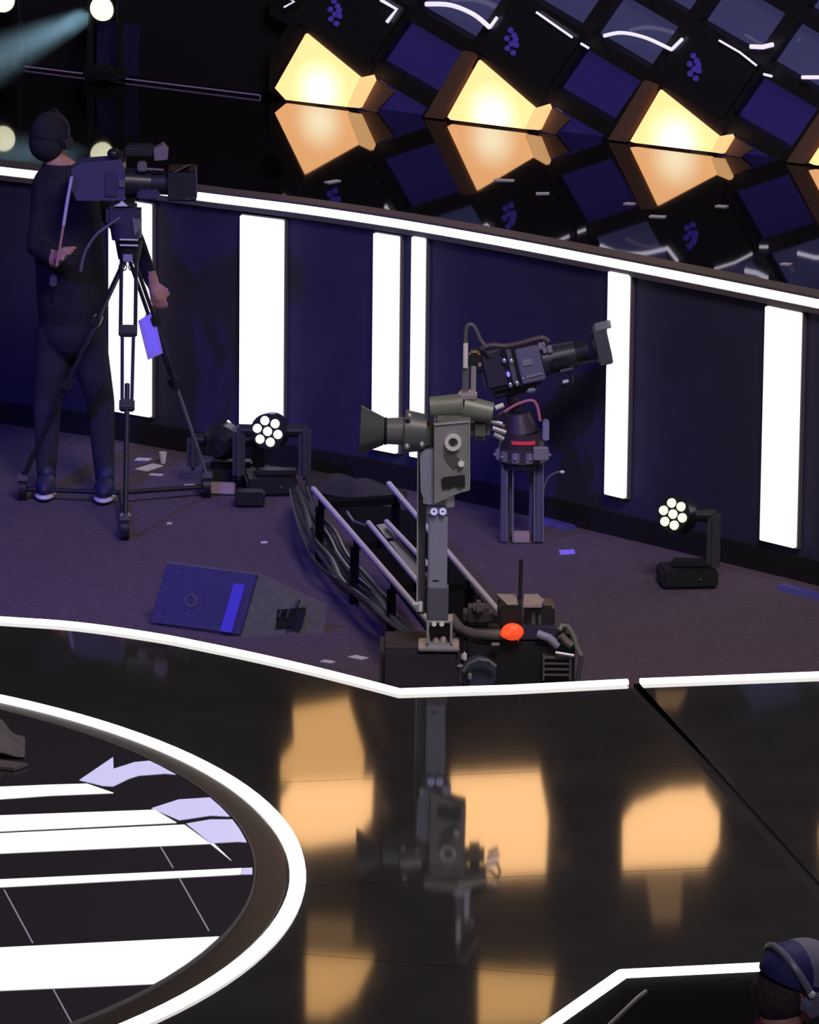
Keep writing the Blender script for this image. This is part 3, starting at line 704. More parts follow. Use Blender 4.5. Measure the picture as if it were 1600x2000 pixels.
MB().cyl(Q(817, 870, YC + .095), Q(815, 1195, YC + .095), .004, None, 6).build('cable', 'steel', col)
for x0, y0, x1, y1 in [(806, 1179, 818, 1183), (817, 1177, 826, 1196)]: qbox(MB(), x0, y0, x1, y1, YC + .06, .03, .003).build('clamp', 'white', col)
for x in (848, 865):
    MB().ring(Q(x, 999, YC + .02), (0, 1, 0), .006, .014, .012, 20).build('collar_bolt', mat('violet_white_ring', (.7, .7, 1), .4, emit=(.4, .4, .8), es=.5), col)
qbox(MB(), 832, 985, 880, 1010, YC + .04, .09, .01).build('collar', 'hgrey', col)
qbox(MB(), 870, 968, 888, 993, YC + .02, .05, .006).build('clamp', 'steel', col)
qbox(MB(), 826, 970, 836, 985, YC + .02, .05, .004).build('clamp', 'steel', col)

# ------------------------------------------------------------------ column camera: grey housing, olive body, lens to the left
c1_ = thing('studio_camera', Q(860, 968, YC + .05), 'grey-housed studio camera on the lift column, hooded lens pointing left', 'camera')
hs = [(848, 828), (918, 822), (918, 958), (900, 962), (880, 970), (848, 985)]
MB().prism([Q(x, y, YC - .0) for x, y in hs], (0, .12, 0)).build('housing', 'hgrey', c1_)
MB().prism([Q(x, y, YC + .02) for x, y in [(820, 885), (850, 876), (850, 985), (832, 985), (822, 960)]], (0, .10, 0)).build('side_housing', 'bgrey', c1_)
mb = MB()
for a, b in [((850, 830), (916, 824)), ((917, 826), (917, 956))]: mb.cyl(Q(*a, YC - .003), Q(*b, YC - .003), .003, None, 6)
mb.build('edge_trim', 'steel', c1_)
MB().ring(Q(885, 864, YC - .008), (0, 1, 0), .019, .033, .016).build('port_ring', 'white', c1_)
MB().cyl(Q(885, 864, YC - .004), Q(885, 864, YC + .01), .02).build('port_disc', 'grey', c1_)
MB().cyl(Q(885, 864, YC - .012), Q(885, 864, YC + .0), .010).build('port_pin', 'black', c1_)
MB().cyl(Q(901, 906, YC - .015), Q(901, 906, YC), .0125).build('knob', 'white', c1_)
MB().prism([Q(x, y, YC - .004) for x, y in [(866, 886), (884, 884), (898, 896), (896, 912), (886, 916), (872, 900)]], (0, .006, 0)).build('cover_plate', mat('dark_cover', (.09, .09, .095), .5), c1_)
MB().prism([Q(x, y, YC - .006) for x, y in [(862, 936), (870, 932), (908, 928), (909, 950), (900, 954), (888, 950), (878, 955), (864, 955)]], (0, .01, 0)).build('control_window', 'black', c1_)
MB().cyl(Q(840, 796, YC + .06), Q(905, 792, YC + .06), .042, .048, 20).build('top_cylinder', 'olive', c1_, True)
MB().cyl(Q(905, 796, YC + .06), Q(962, 806, YC + .06), .050, .04, 20).build('motor', 'olive', c1_, True)
qbox(MB(), 848, 806, 926, 830, YC + .02, .1, .012).build('top_block', 'olive', c1_)
qbox(MB(), 918, 818, 958, 862, YC + .05, .1, .02).build('rear_block', mat('green_grey_block', (.12, .125, .115), .45), c1_)
qbox(MB(), 812, 825, 848, 878, YC + .05, .1, .016).build('front_block', mat('dark_olive_block', (.09, .09, .085), .5), c1_)
MB().cyl(Q(832, 845, YC + .08), Q(790, 842, YC + .08), .072, .085, 24).build('lens_barrel', mat('lens_grey', (.10, .105, .11), .4), c1_, True)
MB().cyl(Q(792, 842, YC + .08), Q(745, 842, YC + .08), .055, .05, 24).build('lens_front', mat('lens_grey_2', (.13, .135, .145), .35), c1_, True)
hd_ = MB(); ax0, ax1 = Q(750, 842, YC + .08), Q(704, 840, YC + .08)
hd_.cyl(ax0, ax1, .055, .098, 28, caps=False); hd_.cyl(ax1 + V((.002, 0, 0)), ax0 + V((.006, 0, 0)), .092, .049, 28, caps=False)
hd_.build('lens_hood', 'glassy', c1_, True)
MB().cyl(ax0 + V((-.0, 0, 0)), ax0 + V((.012, 0, 0)), .054, None, 28).build('front_glass', mat('lens_glass', (.01, .012, .02), .05), c1_)
for x, y in ((800, 812), (824, 868), (795, 872)): MB().ell(Q(x, y, YC + .0), (.012, .012, .012), None, 10, 6).build('lens_knob', 'steel', c1_)
# cable fittings between the two cameras
for x0, y0, x1, y1 in [(958, 822, 986, 830), (962, 836, 988, 845), (965, 848, 984, 858)]:
    MB().cyl(Q(x0, y0, YC + .06), Q(x1, y1, YC + .06), .010).build('connector', 'steel', c1_)
MB().cyl(Q(968, 797, YC + .04), Q(984, 791, YC + .04), .010).build('connector', 'white', c1_)
MB().path([Q(x, y, YC + .05) for x, y in [(940, 800), (955, 818), (972, 815), (985, 806), (990, 815), (984, 828)]], .006, 6).build('cable', 'black', c1_, True)

# upright loop pole
lp_ = thing('loop_pole', Q(915, 784, YC + .06), 'pale upright pole with a looped cable beside the tilted camera', 'pole')
qbox(MB(), 896, 768, 932, 784, YC + .03, .08, .008).build('foot', 'steel', lp_)
qbox(MB(), 903, 715, 916, 770, YC + .05, .03, .004).build('mast', 'grey', lp_)
qbox(MB(), 920, 715, 930, 770, YC + .05, .02, .003).build('mast', 'steel', lp_)
qbox(MB(), 905, 670, 914, 720, YC + .04, .02, .003).build('sleeve', 'white', lp_)
MB().path(cat_rom([Q(x, y, YC + .05) for x, y in [(909, 674), (910, 648), (914, 636), (922, 634), (930, 644), (938, 662), (950, 678)]], 4), .008, 8).build('cable_loop', 'grey', lp_, True)
qbox(MB(), 916, 690, 938, 716, YC + .05, .06, .008).build('clamp', 'blackg', lp_)
qbox(MB(), 934, 710, 940, 717, YC + .04, .02, .003).build('clamp_screw', 'steel', lp_)

# ------------------------------------------------------------------ cage stand and remote head with the tilted camera
st = thing('cage_stand', P(1020, 1062, 0), 'four-rod cage stand on the carpet behind the dolly, beige block at its foot', 'stand')
YS = P(1020, 1062, 0).y
MB().cyl(Q(1016, 1170, YC + .27), Q(1018, 1092, YC + .27), .008, None, 10).build('antenna_pole', mat('near_black_pole', (.015, .013, .02), .5), dolly)
qbox(MB(), 1000, 1044, 1035, 1061, YS, .08, .004).build('foot_block', 'beige', st)
for x0, x1, d in [(978, 992, .0), (994, 1002, .07), (1034, 1043, .07), (1046, 1061, .0)]:
    qbox(MB(), x0, 905, x1, 1060, YS + d, .03, .005).build('rod', mat('clear_grey_rod', (.12, .115, .17), .25), st)
for x in (990, 1002, 1044, 1061): MB().cyl(Q(x, 906, YS - .004), Q(x, 1058, YS - .004), .0035, None, 6).build('rod_edge', 'steel', st)
a = Q(1020, 905, YS + .06)
MB().cyl(a - V((0, 0, .012)), a + V((0, 0, .016)), .105, None, 30).build('collar', 'blackg', st, True)
MB().cyl(a + V((0, 0, .016)), a + V((0, 0, .085)), .112, .108, 30).build('drum', mat('drum_grey', (.06, .05, .065), .4), st, True)
for ang in range(-170, 20, 32):
    r_ = math.radians(ang); p = a + V((math.cos(r_) * .112, math.sin(r_) * .112, .045))
    MB().bbox(p, (.035, .02, .05), rotz(r_ + math.pi / 2), .005).build('clamp_block', mat('clamp_grey', (.32, .29, .34), .35, metal=.3), st)
    MB().ell(p + V((math.cos(r_) * .014, math.sin(r_) * .014, 0)), (.008, .008, .008), None, 8, 6).build('clamp_screw', 'steel', st)
qbox(MB(), 1042, 874, 1071, 900, YS - .08, .03, .004).build('clamp_bar', 'steel', st)
MB().path(cat_rom([Q(x, y, YS) for x, y in [(1060, 985), (1062, 955), (1072, 932), (1090, 922), (1100, 924)]], 4), .005, 6).build('cable', 'grey', st, True)
MB().ell(Q(1098, 922, YS), (.012, .010, .008)).build('cable_tip', 'white', st)

rh = thing('remote_head', a + V((0, 0, .085)), 'dark round remote head with red stripe on the cage stand', 'camera head')
mk = mat('maroon_black', (.05, .035, .045), .4)
MB().cyl(a + V((0, 0, .087)), a + V((0, 0, .15)), .105, .10, 30).build('drum', mk, rh, True)
MB().cyl(a + V((-.01, 0, .15)), a + V((-.02, 0, .235)), .085, .055, 28).build('dome', mk, rh, True)
rs = MB()
for k in range(9):
    t0 = math.radians(-118 + k * 6.5); t1_ = math.radians(-118 + (k + 1) * 6.5)
    p0 = a + V((math.cos(t0) * .106, math.sin(t0) * .106, .118)); p1 = a + V((math.cos(t1_) * .106, math.sin(t1_) * .106, .114))
    rs.box((p0 + p1) / 2, ((p1 - p0).length * 1.15, .006, .016), rotz((t0 + t1_) / 2 + math.pi / 2))
rs.build('red_stripe', 'red', rh)
qbox(MB(), 1060, 825, 1073, 862, YS + .0, .08, .006).build('side_lug', 'bgrey', rh)
MB().path(cat_rom([Q(x, y, YS + .02) for x, y in [(975, 812), (1000, 795), (1025, 784), (1042, 783), (1050, 796), (1055, 822)]], 5), .007, 8).build('pink_cable', 'cablered', rh, True)
MB().path([Q(x, y, YS + .06) for x, y in [(1010, 800), (1003, 785), (1000, 772)]], .03, 12).build('neck', 'black', rh, True)

# tilted camera, local frame: f = lens direction, u = up
YT = YS + .02
fdir = (Q(1180, 672, YT) - Q(960, 722, YT)).normalized(); sdir = V((0, 1, 0)); udir = sdir.cross(fdir); udir = udir if udir.z > 0 else -udir
RT = Matrix((fdir, sdir, udir)).transposed()
tc_ = thing('broadcast_camera', Q(1005, 772, YT), 'black camera tilted up on the remote head, matte box at right', 'camera')
def T(px, py, dy=0.0): return Q(px, py, YT + dy)
def tb(name, px, py, sx, sz, sy, m, dy=0, b=.006):
    return MB().bbox(T(px, py, dy), (sx, sy, sz), RT, b).build(name, m, tc_)
tb('body', 1018, 712, .17, .20, .13, 'black', .04, .015)
tb('side_panel', 1036, 712, .108, .165, .02, mat('panel_grey', (.17, .165, .22), .4), -.03)
tb('screen', 1030, 708, .045, .028, .01, 'steel', -.043, .003)
tb('label_strip', 1045, 733, .075, .010, .008, 'steel', -.043, .002)
for k in range(3): tb('button', 1022 + k * 9, 739 - k * 2, .008, .008, .008, 'white', -.044, .002)
tb('rear_body', 968, 722, .13, .17, .12, mat('rear_black', (.04, .035, .045), .5), .03, .02)
tb('battery', 935, 705, .07, .10, .10, 'blackg', .03, .012)
tb('side_fin', 1000, 716, .022, .16, .02, 'grey', -.035, .004)
tb('blue_lamp', 993, 731, .014, .024, .01, mat('blue_lamp', (.2, .2, 1), .4, emit=(.25, .2, 1), es=1), -.046, .003)
for x, y in ((985, 705), (999, 706), (997, 752), (1010, 749)): MB().ell(T(x, y, -.045), (.011, .008, .013), None, 10, 6).build('knob', 'steel', tc_)
MB().bbox(T(1038, 762, 0), (.045, .03, .022), RT, .008).build('foot_knob', 'steel', tc_)
MB().bbox(T(1005, 762, .05), (.20, .08, .03), RT, .008).build('base_plate', 'black', tc_)
hpts = [(940, 682), (960, 674), (985, 676), (1010, 672), (1040, 664), (1060, 660), (1072, 668)]
MB().path(cat_rom([T(x, y, .03) for x, y in hpts], 4), .013, 8).build('top_handle', mat('brown_black_handle', (.09, .06, .06), .5), tc_, True)
for x, y, s in ((1056, 676, .02), (1064, 684, .018), (1074, 682, .022), (1062, 672, .014)): tb('top_fitting', x, y, s, s * 1.6, .02, 'steel', -.02, .004)
MB().cyl(T(1062, 705, .04), T(1125, 690, .04), .068, .06, 26).build('lens_barrel', mat('lens_black', (.035, .038, .04), .35), tc_, True)
MB().cyl(T(1125, 690, .04), T(1150, 684, .04), .045, .05, 24).build('lens_front', 'black', tc_, True)
tb('lens_motor', 1095, 708, .09, .05, .05, 'blackg', -.02, .012)
tb('motor_label', 1107, 722, .06, .012, .008, 'grey', -.05, .002)
tb('lens_knob', 1105, 745, .03, .014, .02, 'white', -.03, .004)
MB().ring(T(1105, 742, .0), (.2, 1, 0), .03, .036, .02).build('focus_wheel', 'black', tc_)
mbx = MB(); c = T(1177, 672, .04)
for sx, sz, sy, ox, oz, oy in [(.03, .012, .17, 0, .075, 0), (.03, .012, .17, 0, -.075, 0), (.03, .16, .012, 0, 0, -.08), (.03, .16, .012, 0, 0, .08)]:
    mbx.bbox(c + fdir * ox + udir * oz + sdir * oy, (sx + .03, sy, sz), RT, .004)
mbx.build('matte_box', mat('matte_box', (.085, .10, .105), .45), tc_)
MB().bbox(c + udir * .083 + fdir * .02, (.075, .16, .006), RT, .002).build('sun_flap', mat('flap', (.25, .27, .27), .4), tc_)
MB().ring(c - fdir * .035, fdir, .045, .075, .012).build('adapter_ring', 'black', tc_)
for o_ in (-.035, .035): MB().cyl(T(1075, 725, .04 + o_), T(1172, 702, .04 + o_), .007).build('support_rod', 'blackg', tc_)
MB().path(cat_rom([T(x, y, -.02) for x, y in [(930, 680), (950, 690), (955, 712), (948, 730)]], 4), .006, 6).build('cable', 'black', tc_, True)

# ------------------------------------------------------------------ moving lights on the carpet
def moving_light(foot, head, rpx, lens, lab, bw, face=(-.35, -.9, .22), arms=(1,)):
    g = P(*foot, 0); Y = g.y; hc = Q(*head, Y - .02)
    t = thing('moving_light', g, lab, 'stage light', 'small moving lights on the carpet')
    s = bw
    MB().bbox(g + V((0, 0, .045)), (s, .2, .08), rotz(.12), .012).build('base', 'black', t)
    for q in (-1, 1): MB().box(g + V((q * s * .35, -.0, .004)), (.03, .16, .008)).build('foot', 'blackg', t)
    MB().bbox(g + V((s * .22, -.105, .05)), (.012, .012, .018)).build('port', 'grey', t)
    r = Q(head[0] + rpx, head[1], Y).x - Q(head[0], head[1], Y).x
    fd = V(face).normalized(); sd = fd.cross(V((0, 0, 1))).normalized()
    for k in arms:
        p = hc + V((.145 * k + (.02 if k > 0 else 0), .01, 0)); zt_ = hc.z + .01
        MB().bbox(V((p.x, p.y, (zt_ + .08) / 2)), (.058, .1, zt_ - .06), None, .02).build('yoke_arm', mat('yoke_grey', (.05, .048, .06), .45), t, True)
        MB().cyl(V((p.x, p.y, hc.z)), hc, .03).build('pivot', 'black', t)
    MB().bbox(V((g.x + .03, g.y, .1)), (.2, .09, .03), None, .01).build('yoke_base', 'black', t)
    hd2 = MB(); hd2.cyl(hc - fd * .04, hc + fd * .035, r * 1.05, r, 24); hd2.cyl(hc - fd * .11, hc - fd * .04, r * .6, r * 1.05, 24)
    h = hd2.build('head', 'blackg', t, True)
    if lens:
        v0 = fd.cross(sd).normalized(); v0 = v0 if v0.z > 0 else -v0
        for k in range(7):
            an = math.radians(60 * k + 12); o_ = V((0, 0, 0)) if k == 6 else (sd * math.cos(an) + v0 * math.sin(an)) * r * .62
            p = hc + fd * .036 + o_
            MB().cyl(p - fd * .004, p + fd * .008, r * .27, r * .24, 14).build('lens', 'lens', h)
    return t
moving_light((528, 962), (527, 842), 35, True, 'moving light with seven lit lenses below the second light bar', .24, (-.25, -.9, .15), (-1, 1))
moving_light((1342, 1142), (1322, 1006), 36, True, 'moving light with seven lit lenses alone at right', .25, (-.45, -.75, .28))
moving_light((440, 945), (437, 860), 34, False, 'unlit black moving light beside the lit one', .20, (.3, .9, .1), (-1, 1))
a = P(455, 953, 0)
tag(MB().bbox(a + V((-.05, -.14, .03)), (.13, .06, .05), rotz(-.1), .006).build('power_box', 'beige'), 'beige box on the carpet before the unlit moving light', 'box')
tag(MB().cyl(Q(445, 822, a.y + .46), Q(470, 850, a.y + .40), .006).build('light_stick', 'bar'), 'small glowing stick leaning behind the unlit moving light', 'light stick')
a = P(484, 955, 0)
tag(MB().bbox(a + V((.02, -.36, .04)), (.14, .1, .07), rotz(.05), .01).build('junction_box', 'black'), 'flat black box in front of the lit moving light', 'box')

# ------------------------------------------------------------------ tripod with camera at left
YT1 = P(250, 985, 0).y
tp = thing('tripod', P(250, 980, 0), 'tall dark camera tripod on a wheeled dolly at left', 'tripod')
def K(px, py, dy=0): return Q(px, py, YT1 + dy)
apex = K(252, 492)
feet = [P(245, 1012, .10), P(44, 935, .10), P(405, 930, .10)]
for fi, ft in enumerate(feet):
    d = (ft - apex); sd = d.cross(V((0, 0, 1))).normalized() if fi else V((1, 0, 0))
    kn = apex + d * .30
    for s in (-1, 1):
        MB().cyl(apex + sd * (.034 * s), kn + sd * (.034 * s), .009, None, 8).build('leg', 'blackg', tp)
        MB().cyl(kn + sd * (.026 * s), apex + d * .58 + sd * (.022 * s), .008, None, 8).build('leg', mat('leg_tube', (.03, .026, .04), .35), tp)
    MB().bbox(kn, (.085, .04, .05), frame(sd, d.cross(sd)), .006).build('leg_clamp', 'blackg', tp)
    MB().bbox(apex + d * .58, (.07, .045, .05), frame(sd, d.cross(sd)), .006).build('leg_clamp', 'black', tp)
    MB().cyl(apex + d * .50, ft, .012 if fi < 2 else .009, None, 10).build('leg', 'grey' if fi == 2 else 'black', tp)
    MB().cyl(V((ft.x, ft.y, .05)), P(235, 962, .06), .012, None, 8).build('spreader', 'black', tp)
    wc = V((ft.x, ft.y, .05)); MB().cyl(wc - V((.018, .0, 0)), wc + V((.018, .0, 0)), .05, None, 20).build('wheel', 'blackg', tp, True)
    MB().bbox(V((ft.x, ft.y, .105)), (.05, .06, .03), None, .006).build('wheel_fork', 'grey', tp)
MB().cyl(K(252, 505), K(252, 470), .05, .065, 20).build('bowl', 'black', tp, True)
qbox(MB(), 240, 497, 259, 512, YT1 - .06, .03, .003).build('bowl_clamp', 'bgrey', tp)
for x in (240, 259): MB().ring(K(x, 521, -.04), (0, 1, 0), .016, .02, .012, 20).build('bowl_ring', 'blackg', tp)
for y in (468, 479): MB().cyl(K(234, y, -.07), K(270, y + 1, -.07), .0055, None, 8).build('level_bar', 'steel', tp)
th_ = MB(); th_.cyl(K(248, 465), K(245, 432), .07, .075, 20); th_.bbox(K(242, 420, 0), (.16, .12, .10), None, .02); th_.build('fluid_head', mat('fluid_head', (.04, .036, .08), .4), tp, True)
MB().prism([K(258, 425, -.07), K(277, 432, -.07), K(272, 448, -.07), K(263, 460, -.07)], (0, .03, 0)).build('head_lever', 'olive', tp)
qbox(MB(), 222, 396, 262, 406, YT1 - .05, .12, .004).build('camera_plate', 'black', tp)
MB().prism([K(222, 403, -.06), K(232, 398, -.06), K(238, 392, -.06), K(250, 403, -.06)], (0, .01, 0)).build('plate_lever', 'white', tp)
MB().path(cat_rom([K(x, y, -.06) for x, y in [(235, 425), (205, 445), (185, 462), (165, 495), (157, 530)]], 4), .007, 8).build('pan_bar', 'grey', tp, True)
MB().path([K(140, 345, -.10), K(131, 395, -.10), K(124, 440, -.10)], .008, 8).build('pan_bar', mat('pale_bar', (.5, .48, .7), .4), tp, True)
MB().path([K(124, 440, -.10), K(115, 495, -.10), K(110, 520, -.10)], .006, 8).build('pan_grip', mat('pink_grip', (.5, .25, .25), .5), tp, True)
# card on the tripod leg
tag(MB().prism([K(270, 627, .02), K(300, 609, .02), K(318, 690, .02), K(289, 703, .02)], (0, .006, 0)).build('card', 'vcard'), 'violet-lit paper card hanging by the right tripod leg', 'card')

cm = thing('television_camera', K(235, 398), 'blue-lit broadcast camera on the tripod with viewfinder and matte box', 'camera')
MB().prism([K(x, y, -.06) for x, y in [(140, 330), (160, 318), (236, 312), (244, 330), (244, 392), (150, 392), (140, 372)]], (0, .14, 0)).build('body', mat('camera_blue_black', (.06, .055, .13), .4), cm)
qbox(MB(), 232, 352, 244, 366, YT1 - .075, .02, .003).build('badge', 'grey', cm)
qbox(MB(), 205, 336, 228, 384, YT1 - .07, .02, .003).build('side_door', mat('door_navy', (.045, .04, .10), .4), cm)
qbox(MB(), 226, 296, 246, 318, YT1 - .02, .06, .008).build('handle_post', 'black', cm)
qbox(MB(), 244, 284, 300, 306, YT1 - .05, .09, .01).build('viewfinder', 'blackg', cm)
MB().prism([K(x, y, -.07) for x, y in [(300, 292), (318, 282), (328, 294), (327, 312), (302, 314)]], (0, .08, 0)).build('eyepiece', mat('pinkish_hood', (.20, .16, .18), .5), cm)
qbox(MB(), 268, 318, 286, 336, YT1 - .06, .06, .006).build('bracket', mat('warm_grey_bracket', (.16, .13, .14), .5), cm)
MB().cyl(K(286, 330, -.04), K(320, 332, -.04), .006).build('support_rod', 'grey', cm)
MB().cyl(K(244, 356, .01), K(296, 358, .01), .070, .062, 26).build('lens_barrel', 'blackg', cm, True)
MB().cyl(K(296, 358, .01), K(330, 358, .01), .050, .055, 24).build('lens_front', 'black', cm, True)
qbox(MB(), 268, 372, 312, 392, YT1 - .08, .05, .01).build('lens_grip', mat('grip_navy', (.05, .04, .09), .5), cm)
mx = MB(); c = K(357, 357, .01)
for sx, sz, sy, oz, oy in [(.06, .010, .18, .066, 0), (.06, .010, .18, -.066, 0), (.06, .14, .010, 0, -.085), (.06, .14, .010, 0, .085)]:
    mx.bbox(c + V((0, oy, oz)), (sx + .07, sy, sz), None, .003)
mx.build('matte_box', 'black', cm)
MB().prism([K(340, 338, -.09), K(372, 322, -.09), K(372, 324, .09), K(340, 340, .09)], (0, 0, .006)).build('sun_flap', 'border', cm)
MB().path([K(383, 326, -.08), K(384, 386, -.08), K(362, 390, -.08)], .003, 6).build('matte_edge', 'border', cm)
tb2 = MB().bbox(K(334, 383, -.05), (.03, .02, .012), None, .003).build('rod_clamp', 'steel', cm)
MB().ell(K(222, 300, -.03), (.03, .03, .025)).build('microphone', 'blackg', cm, True)

# ------------------------------------------------------------------ people
def skin_fig(chains, extra=None, vox=.009):
    """chains: list of [(point, radius), ...]; fused into one continuous surface"""
    mb = MB()
    for ch in chains:
        pts = [V(p) for p, r in ch]; rad = [r for p, r in ch]
        for k in range(len(pts) - 1):
            n = max(2, int((pts[k + 1] - pts[k]).length / .02))
            mb.cyl(pts[k], pts[k + 1], rad[k], rad[k + 1], 18)
        for p, r in zip(pts, rad): mb.ell(p, (r, r, r), None, 18, 10)
    if extra: extra(mb)
    me = bpy.data.meshes.new('fig'); me.from_pydata([tuple(v) for v in mb.v], [], mb.f)
    bm = bmesh.new(); bm.from_mesh(me); bmesh.ops.recalc_face_normals(bm, faces=bm.faces[:]); bm.to_mesh(me); bm.free()
    ob = bpy.data.objects.new('fig', me); C.objects.link(ob)
    r = ob.modifiers.new('r', 'REMESH'); r.mode = 'VOXEL'; r.voxel_size = vox
    s = ob.modifiers.new('s', 'CORRECTIVE_SMOOTH') if 0 else ob.modifiers.new('s', 'SMOOTH'); s.iterations = 3; s.factor = .5
    dg = bpy.context.evaluated_depsgraph_get(); me2 = bpy.data.meshes.new_from_object(ob.evaluated_get(dg))
    bpy.data.objects.remove(ob); return me2
def fig_obj(me, parent, mats, pick):
    loc = V(parent.location)
    for m_ in mats: me.materials.append(M[m_])
    for p in me.polygons:
        c = V((0, 0, 0))
        for vi in p.vertices: c += me.vertices[vi].co
        p.material_index = pick(c / len(p.vertices)); p.use_smooth = True
    for v in me.vertices: v.co -= loc
    o = bpy.data.objects.new('body', me); C.objects.link(o); o.parent = parent; return o
def hand(ch, wrist, direc, side, up, s=1.0, curl=.5):
    """palm + four fingers + thumb, as chains"""
    d = V(direc).normalized(); sd = V(side).normalized(); sd = (sd - d * sd.dot(d)).normalized(); n = d.cross(sd); n = n if n.dot(V(up)) > 0 else -n
    w_ = V(wrist); palm = w_ + d * .05 * s
    ch.append([(w_, .026 * s), (palm, .03 * s), (palm + d * .03 * s, .026 * s)])
    for k, ln in enumerate((.068, .078, .073, .056)):
        b = palm + d * .035 * s + sd * ((k - 1.5) * .02 * s)
        m1 = b + (d - n * curl * .4).normalized() * ln * .45 * s; m2 = m1 + (d * .6 - n * curl).normalized() * ln * .33 * s; m3 = m2 + (d * .1 - n * curl).normalized() * ln * .25 * s
        ch.append([(palm + sd * ((k - 1.5) * .014 * s), .011 * s), (b, .0095 * s), (m1, .009 * s), (m2, .008 * s), (m3, .007 * s)])
    tb_ = w_ + d * .025 * s - sd * .02 * s
    ch.append([(tb_, .013 * s), (tb_ - sd * .03 * s + d * .03 * s, .011 * s), (tb_ - sd * .035 * s + d * .06 * s - n * .01 * s, .009 * s)])
def head_parts(mb, c, f, u, s=1.0):
    """head with brow, nose, lips, chin and ears; c is the centre of the skull"""
    f = V(f).normalized(); u = V(u); u = (u - f * u.dot(f)).normalized(); e = f.cross(u)
    R = Matrix((f, e, u)).transposed()
    mb.ell(c + u * .015 * s, (.098 * s, .077 * s, .105 * s), R, 24, 16)
    mb.ell(c - u * .055 * s + f * .022 * s, (.068 * s, .056 * s, .068 * s), R, 20, 12)
    mb.ell(c - u * .10 * s + f * .062 * s, (.022 * s, .024 * s, .018 * s), R, 12, 8)
    mb.ell(c - u * .022 * s + f * .098 * s, (.020 * s, .012 * s, .026 * s), R, 12, 8)
    mb.ell(c + u * .02 * s + f * .080 * s, (.018 * s, .05 * s, .012 * s), R, 14, 8)
    mb.ell(c - u * .065 * s + f * .082 * s, (.012 * s, .024 * s, .010 * s), R, 12, 8)
    for k in (-1, 1):
        mb.ell(c - u * .01 * s + e * .078 * s * k - f * .005 * s, (.018 * s, .010 * s, .032 * s), R, 12, 8)
        mb.ell(c - u * .022 * s + f * .07 * s + e * .035 * s * k, (.02 * s, .02 * s, .018 * s), R, 10, 6)
    return R, f, e, u

# operator behind the tripod
YO = P(145, 952, 0).y
op = thing('person', P(145, 955, 0), 'person in black clothes operating the tripod camera, white-soled shoes', 'person')
def G(px, py, dy=0): return Q(px, py, YO + dy)
hip, chest, neck = G(138, 612), G(128, 430), G(112, 330)
Lf, Rf = P(90, 938, .07), P(205, 944, .07)
ch = [[(G(142, 640), .155), (G(142, 590), .17), (G(138, 520), .165), (chest, .17), (G(124, 375), .155), (G(117, 345), .10), (neck, .06), (G(106, 300), .055)],
      [(G(112, 645), .10), (G(92, 785), .068), (Lf + V((0, .02, .0)), .045)],
      [(G(165, 645), .10), (G(196, 785), .068), (Rf + V((0, .02, .0)), .045)],
      [(G(95, 368, -.05), .07), (G(72, 480, -.12), .052), (G(106, 508, -.28), .036)],
      [(G(160, 362, .05), .07), (G(205, 405, .12), .055), (G(262, 468, .18), .048), (G(296, 548, .16), .034)]]
hand(ch, G(106, 508, -.28), (.35, -.25, .3), (0, 1, .1), (-1, 0, 0), 1, .8)
hand(ch, G(297, 550, .16), (.35, -.1, -1), (-.9, 0, -.3), (0, -1, 0), 1, .6)
hd = [None]
def ex_(mb): hd[0] = head_parts(mb, G(100, 272), (.55, .8, -.1), (.1, 0, 1))
me = skin_fig(ch, ex_, .010)
hipz = G(138, 625).z; nz = G(112, 318).z; xr = G(288, 540).x
lh = G(106, 508, -.28)
def pk(c):
    if c.x > xr and c.z < G(290, 540).z: return 1
    if (c - lh).length < .13 and c.x > lh.x - .02 and c.y < lh.y + .03: return 1
    if c.z > nz: return 1
    return 2 if c.z < hipz else 0
fig_obj(me, op, ['cloth', 'skin', 'trouser'], pk)
R0, f0, e0, u0 = hd[0]; hc0 = G(100, 272)
hm = MB(); hm.ell(hc0 + u0 * .03 - f0 * .012, (.105, .086, .103), R0, 24, 12, 0, 1.75); hm.ell(hc0 - u0 * .02 - f0 * .03, (.085, .082, .085), R0, 24, 12); hm.build('hair', 'cloth', op, True)
hh = MB(); hh.path([hc0 + e0 * .09 + u0 * 0, hc0 + e0 * .085 + u0 * .08, hc0 + u0 * .142, hc0 - e0 * .085 + u0 * .08, hc0 - e0 * .09], .009, 8); 
for k in (-1, 1): hh.cyl(hc0 + e0 * .082 * k, hc0 + e0 * .11 * k, .035, .03, 16)
hh.build('headset', 'black', op, True)
for ft in (Lf, Rf):
    sh = MB(); sh.ell(V((ft.x, ft.y - .05, .06)), (.048, .135, .052), None, 20, 10); sh.ell(V((ft.x, ft.y + .02, .10)), (.042, .055, .05), None, 16, 8)
    so = sh.build('shoe', mat('navy_shoe', (.03, .028, .09), .6), op, True)
    MB().ell(V((ft.x, ft.y - .052, .022)), (.052, .142, .022), None, 24, 8).build('sole', 'white', so, True)
    MB().cyl(V((ft.x - .035, ft.y + .02, .10)), V((ft.x + .035, ft.y + .02, .10)), .012).build('ankle_cuff', 'cloth', so)
for x, y in ((107, 310 + 255), (140, 490), (102, 545)):
    pass
# belt pack and lanyard glints
MB().bbox(G(104, 548, -.16), (.035, .02, .055), None, .006).build('belt_pack', 'grey', op)
MB().path([G(100, 500, -.15), G(104, 530, -.16), G(103, 590, -.155)], .004, 6).build('cord', 'black', op)

# person in the pit, lower right
ratio = .0
v_ = ray(1549, 1919); kd = 1
